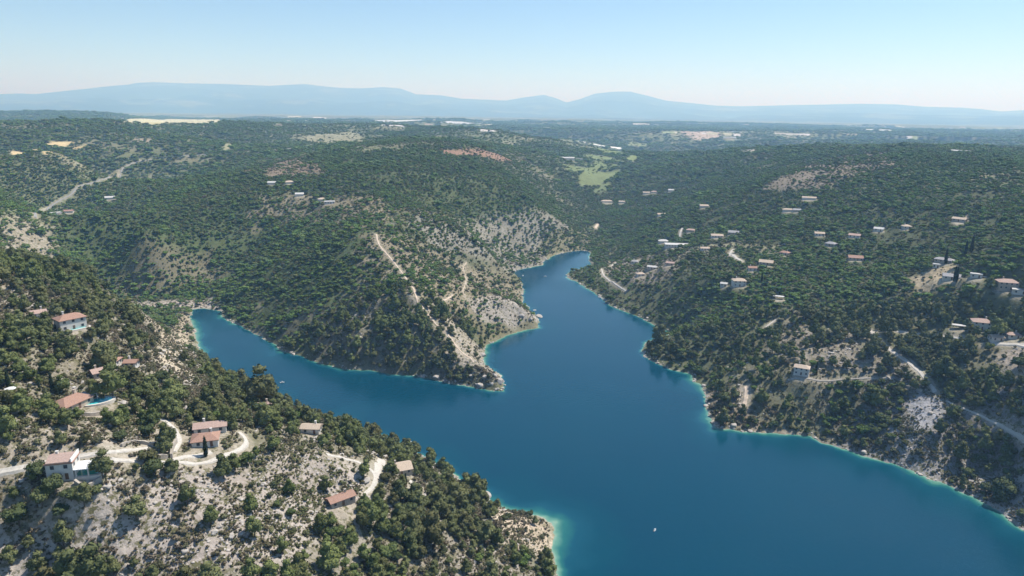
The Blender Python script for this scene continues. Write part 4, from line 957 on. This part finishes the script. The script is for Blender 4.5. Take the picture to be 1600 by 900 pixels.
# cypresses
def cyp_proto(i):
    mb = MB(); V, F = ICO[3]; rn = np.random.default_rng(i + 30)
    prof = lambda z: (max(1e-3, 1 - ((z - .42) / .6) ** 2)) ** .6
    mb2 = crown(300 + i, [(0, 0, 1.6, .75, 1.5), (0, 0, 3.6, .8, 2.0), (.05, 0, 5.6, .62, 1.7), (0, .05, 7.2, .38, 1.3)], 900, .2, 2, -1)
    return MB().tube([(0, 0, -1), (0, 0, 1.5)], [.15, .12]).mesh('trunk', BARK), mb2.mesh('crown', LM['cyp'])
PROTO['cyp'] = [cyp_proto(0), cyp_proto(1)]
for i, (u, v, s, lab) in enumerate([(322,713,1.0,'tall thin dark cypress beside the low red-tiled house'),(14,608,.95,'cypress under the white parasol'),(62,611,.6,'short cypress between the parasol and the tile-roofed house'),(82,610,.9,'cypress behind the tile-roofed house, tallest there'),(95,607,.7,'slim cypress closest behind the roof of the tile-roofed house'),
   (634,758,.75,'small cypress at the foot of the stone house by the lake'),(1491,440,1.5,'dark twin-like cypress in front of the pale grey-roofed house'),(1494,441,1.35,'shorter cypress touching the dark one by the grey-roofed house'),(1477,412,1.6,'cypress standing before the long grey house in the woods'),
   (1517,395,1.7,'lone tall cypress in the dark woods uphill of the grey-roofed houses'),(1275,584,1.1,'cypress right beside the lone two-storey pale-tiled house'),(1508,398,1.4,'slim cypress left of the lone tall one in the dark woods'),(1190,440,1.1,'cypress near the tan-roofed house halfway up')]):
    p = hit(u, v); plant('cyp', i % 2, p[0], p[1], float(hz(*p)), s, i * 1.1, 'cypress_tree', lab, 'cypress', 'dark cypresses by the houses')
# the rest of the plants: woods and scrub that nobody could count
rest = np.concatenate([V1[~taken], V2, V3, V4])
def pick(lst, n): return np.array(lst)[rng.integers(0, len(lst), n)]
def gn_tree():
    ng = bpy.data.node_groups.new('planting', 'GeometryNodeTree'); ng.interface.new_socket('Geometry', in_out='INPUT', socket_type='NodeSocketGeometry'); ng.interface.new_socket('Geometry', in_out='OUTPUT', socket_type='NodeSocketGeometry')
    gi = ng.nodes.new('NodeGroupInput'); go = ng.nodes.new('NodeGroupOutput'); ip = ng.nodes.new('GeometryNodeInstanceOnPoints'); ci = ng.nodes.new('GeometryNodeCollectionInfo')
    ci.inputs['Collection'].default_value = LIB; ci.inputs['Separate Children'].default_value = True; ci.inputs['Reset Children'].default_value = True
    def na(nm, ty):
        n = ng.nodes.new('GeometryNodeInputNamedAttribute'); n.data_type = ty; n.inputs['Name'].default_value = nm; return n.outputs['Attribute']
    ip.inputs['Pick Instance'].default_value = True
    ng.links.new(gi.outputs[0], ip.inputs['Points']); ng.links.new(ci.outputs[0], ip.inputs['Instance']); ng.links.new(na('shape', 'INT'), ip.inputs['Instance Index'])
    ng.links.new(na('size', 'FLOAT_VECTOR'), ip.inputs['Scale'])
    cx = ng.nodes.new('ShaderNodeCombineXYZ'); ng.links.new(na('turn', 'FLOAT'), cx.inputs[2]); er = ng.nodes.new('FunctionNodeEulerToRotation'); ng.links.new(cx.outputs[0], er.inputs[0]); ng.links.new(er.outputs[0], ip.inputs['Rotation'])
    ng.links.new(ip.outputs[0], go.inputs[0]); return ng
GN = gn_tree()
def stuff(name, x, y, z, idx, sc_, label, flat=1.0):
    me = bpy.data.meshes.new(name); n = len(x); me.vertices.add(n); me.vertices.foreach_set('co', np.c_[x, y, z].astype(np.float32).ravel())
    a = me.attributes.new('shape', 'INT', 'POINT'); a.data.foreach_set('value', idx.astype(np.int32))
    a = me.attributes.new('turn', 'FLOAT', 'POINT'); a.data.foreach_set('value', rng.uniform(0, 6.28, n).astype(np.float32))
    s3 = np.c_[sc_, sc_, sc_ * flat * rng.uniform(.8, 1.15, n)]
    a = me.attributes.new('size', 'FLOAT_VECTOR', 'POINT'); a.data.foreach_set('vector', s3.astype(np.float32).ravel())
    o = bpy.data.objects.new(name, me); C.objects.link(o); md = o.modifiers.new('planting', 'NODES'); md.node_group = GN
    o['kind'] = 'stuff'; o['label'] = label; return o
ty = rest[:, 3].astype(int); r = rest[:, 5]; n = len(rest); idx = np.zeros(n, int); nearr = r < 620
idx = np.where(ty == 0, np.where(nearr, pick(I_PINE, n), pick(I_FP, n)), idx); idx = np.where(ty == 1, np.where(nearr, pick(I_OAK, n), pick(I_FO, n)), idx)
idx = np.where(ty == 2, pick(I_BUSH, n), idx); idx = np.where(ty == 3, pick(I_BR, n), idx)
far2 = (ty == 2) & (r > 1500); idx = np.where(far2, pick(I_FO, n), idx)
scl = rest[:, 4] * np.where((ty == 2) & ~far2, 1.9, 1); flat = np.where(r > 3000, .35, np.where(r > 1500, .55, np.where(r > 620, .78, 1.0)))
stuff('woodland', rest[:, 0], rest[:, 1], rest[:, 2] - .15 * scl, idx, scl, 'unbroken pine and oak woodland covering the hills', flat)
print('woods', n, round(time.time() - T0, 1))
x, y, r = cells(60, 520, 1.0); S = samp(S_, x, y); z = hz(x, y)
pt_ = .75 * S * (.35 + 1.3 * sstep(-.25, .35, fbm(x / 7, y / 7, 2, 301)))
k = (rng.random(len(x)) < pt_) & (samp(SD, x, y) > 2.0) & near_ok(x, y, .5) & (samp(D_, x, y) < .9)
x, y, z = x[k], y[k], z[k]; x2, y2, r2 = cells(520, 900, 2.4); k = (rng.random(len(x2)) < .5 * samp(S_, x2, y2)) & (samp(SD, x2, y2) > 2.5) & near_ok(x2, y2, .5)
x2, y2 = x2[k], y2[k]; sz = np.r_[np.exp(rng.normal(size=len(x)) * .38) * 1.05, np.exp(rng.normal(size=len(x2)) * .3) * 1.25]
x = np.r_[x, x2]; y = np.r_[y, y2]; z = hz(x, y)
stuff('scrub', x, y, z, pick(I_SC, len(x)), sz, 'low garrigue scrub dotting the pale limestone slopes')
I_RK = []
for q in RK: I_RK.append(addlib(q))
x, y, r = cells(60, 600, 1.1); S = samp(S_, x, y); dn = samp(D_, x, y)
k = (rng.random(len(x)) < .6 * S * np.clip(1.1 - dn, 0, 1) * sstep(-.3, .45, fbm(x / 11, y / 11, 3, 331))) & (samp(SD, x, y) > .2) & near_ok(x, y, .3)
x, y = x[k], y[k]; sz = np.exp(rng.normal(size=len(x)) * .5) * .42
stuff('rubble', x, y, hz(x, y), pick(I_RK, len(x)), sz, 'loose limestone stones strewn over the bare slopes', .6)
x = np.r_[LAKE[:, 0]]; P = smooth_line(np.r_[LAKE, LAKE[:1]], 1.6); P = P[(np.hypot(*P.T) < 1200) & (P[:, 1] > 100)]; P = P + rng.normal(size=P.shape) * 1.6
k = (samp(SD, P[:, 0], P[:, 1]) > -1.0) & (samp(SD, P[:, 0], P[:, 1]) < 3.5) & (fbm(P[:, 0] / 30, P[:, 1] / 30, 2, 341) > -.15); P = P[k]
stuff('shore_rubble', P[:, 0], P[:, 1], np.maximum(hz(P[:, 0], P[:, 1]), -.2), pick(I_RK, len(P)), np.exp(rng.normal(size=len(P)) * .5) * .8, 'broken rocks along the waterline', .7)
print('scrub', len(x), round(time.time() - T0, 1))
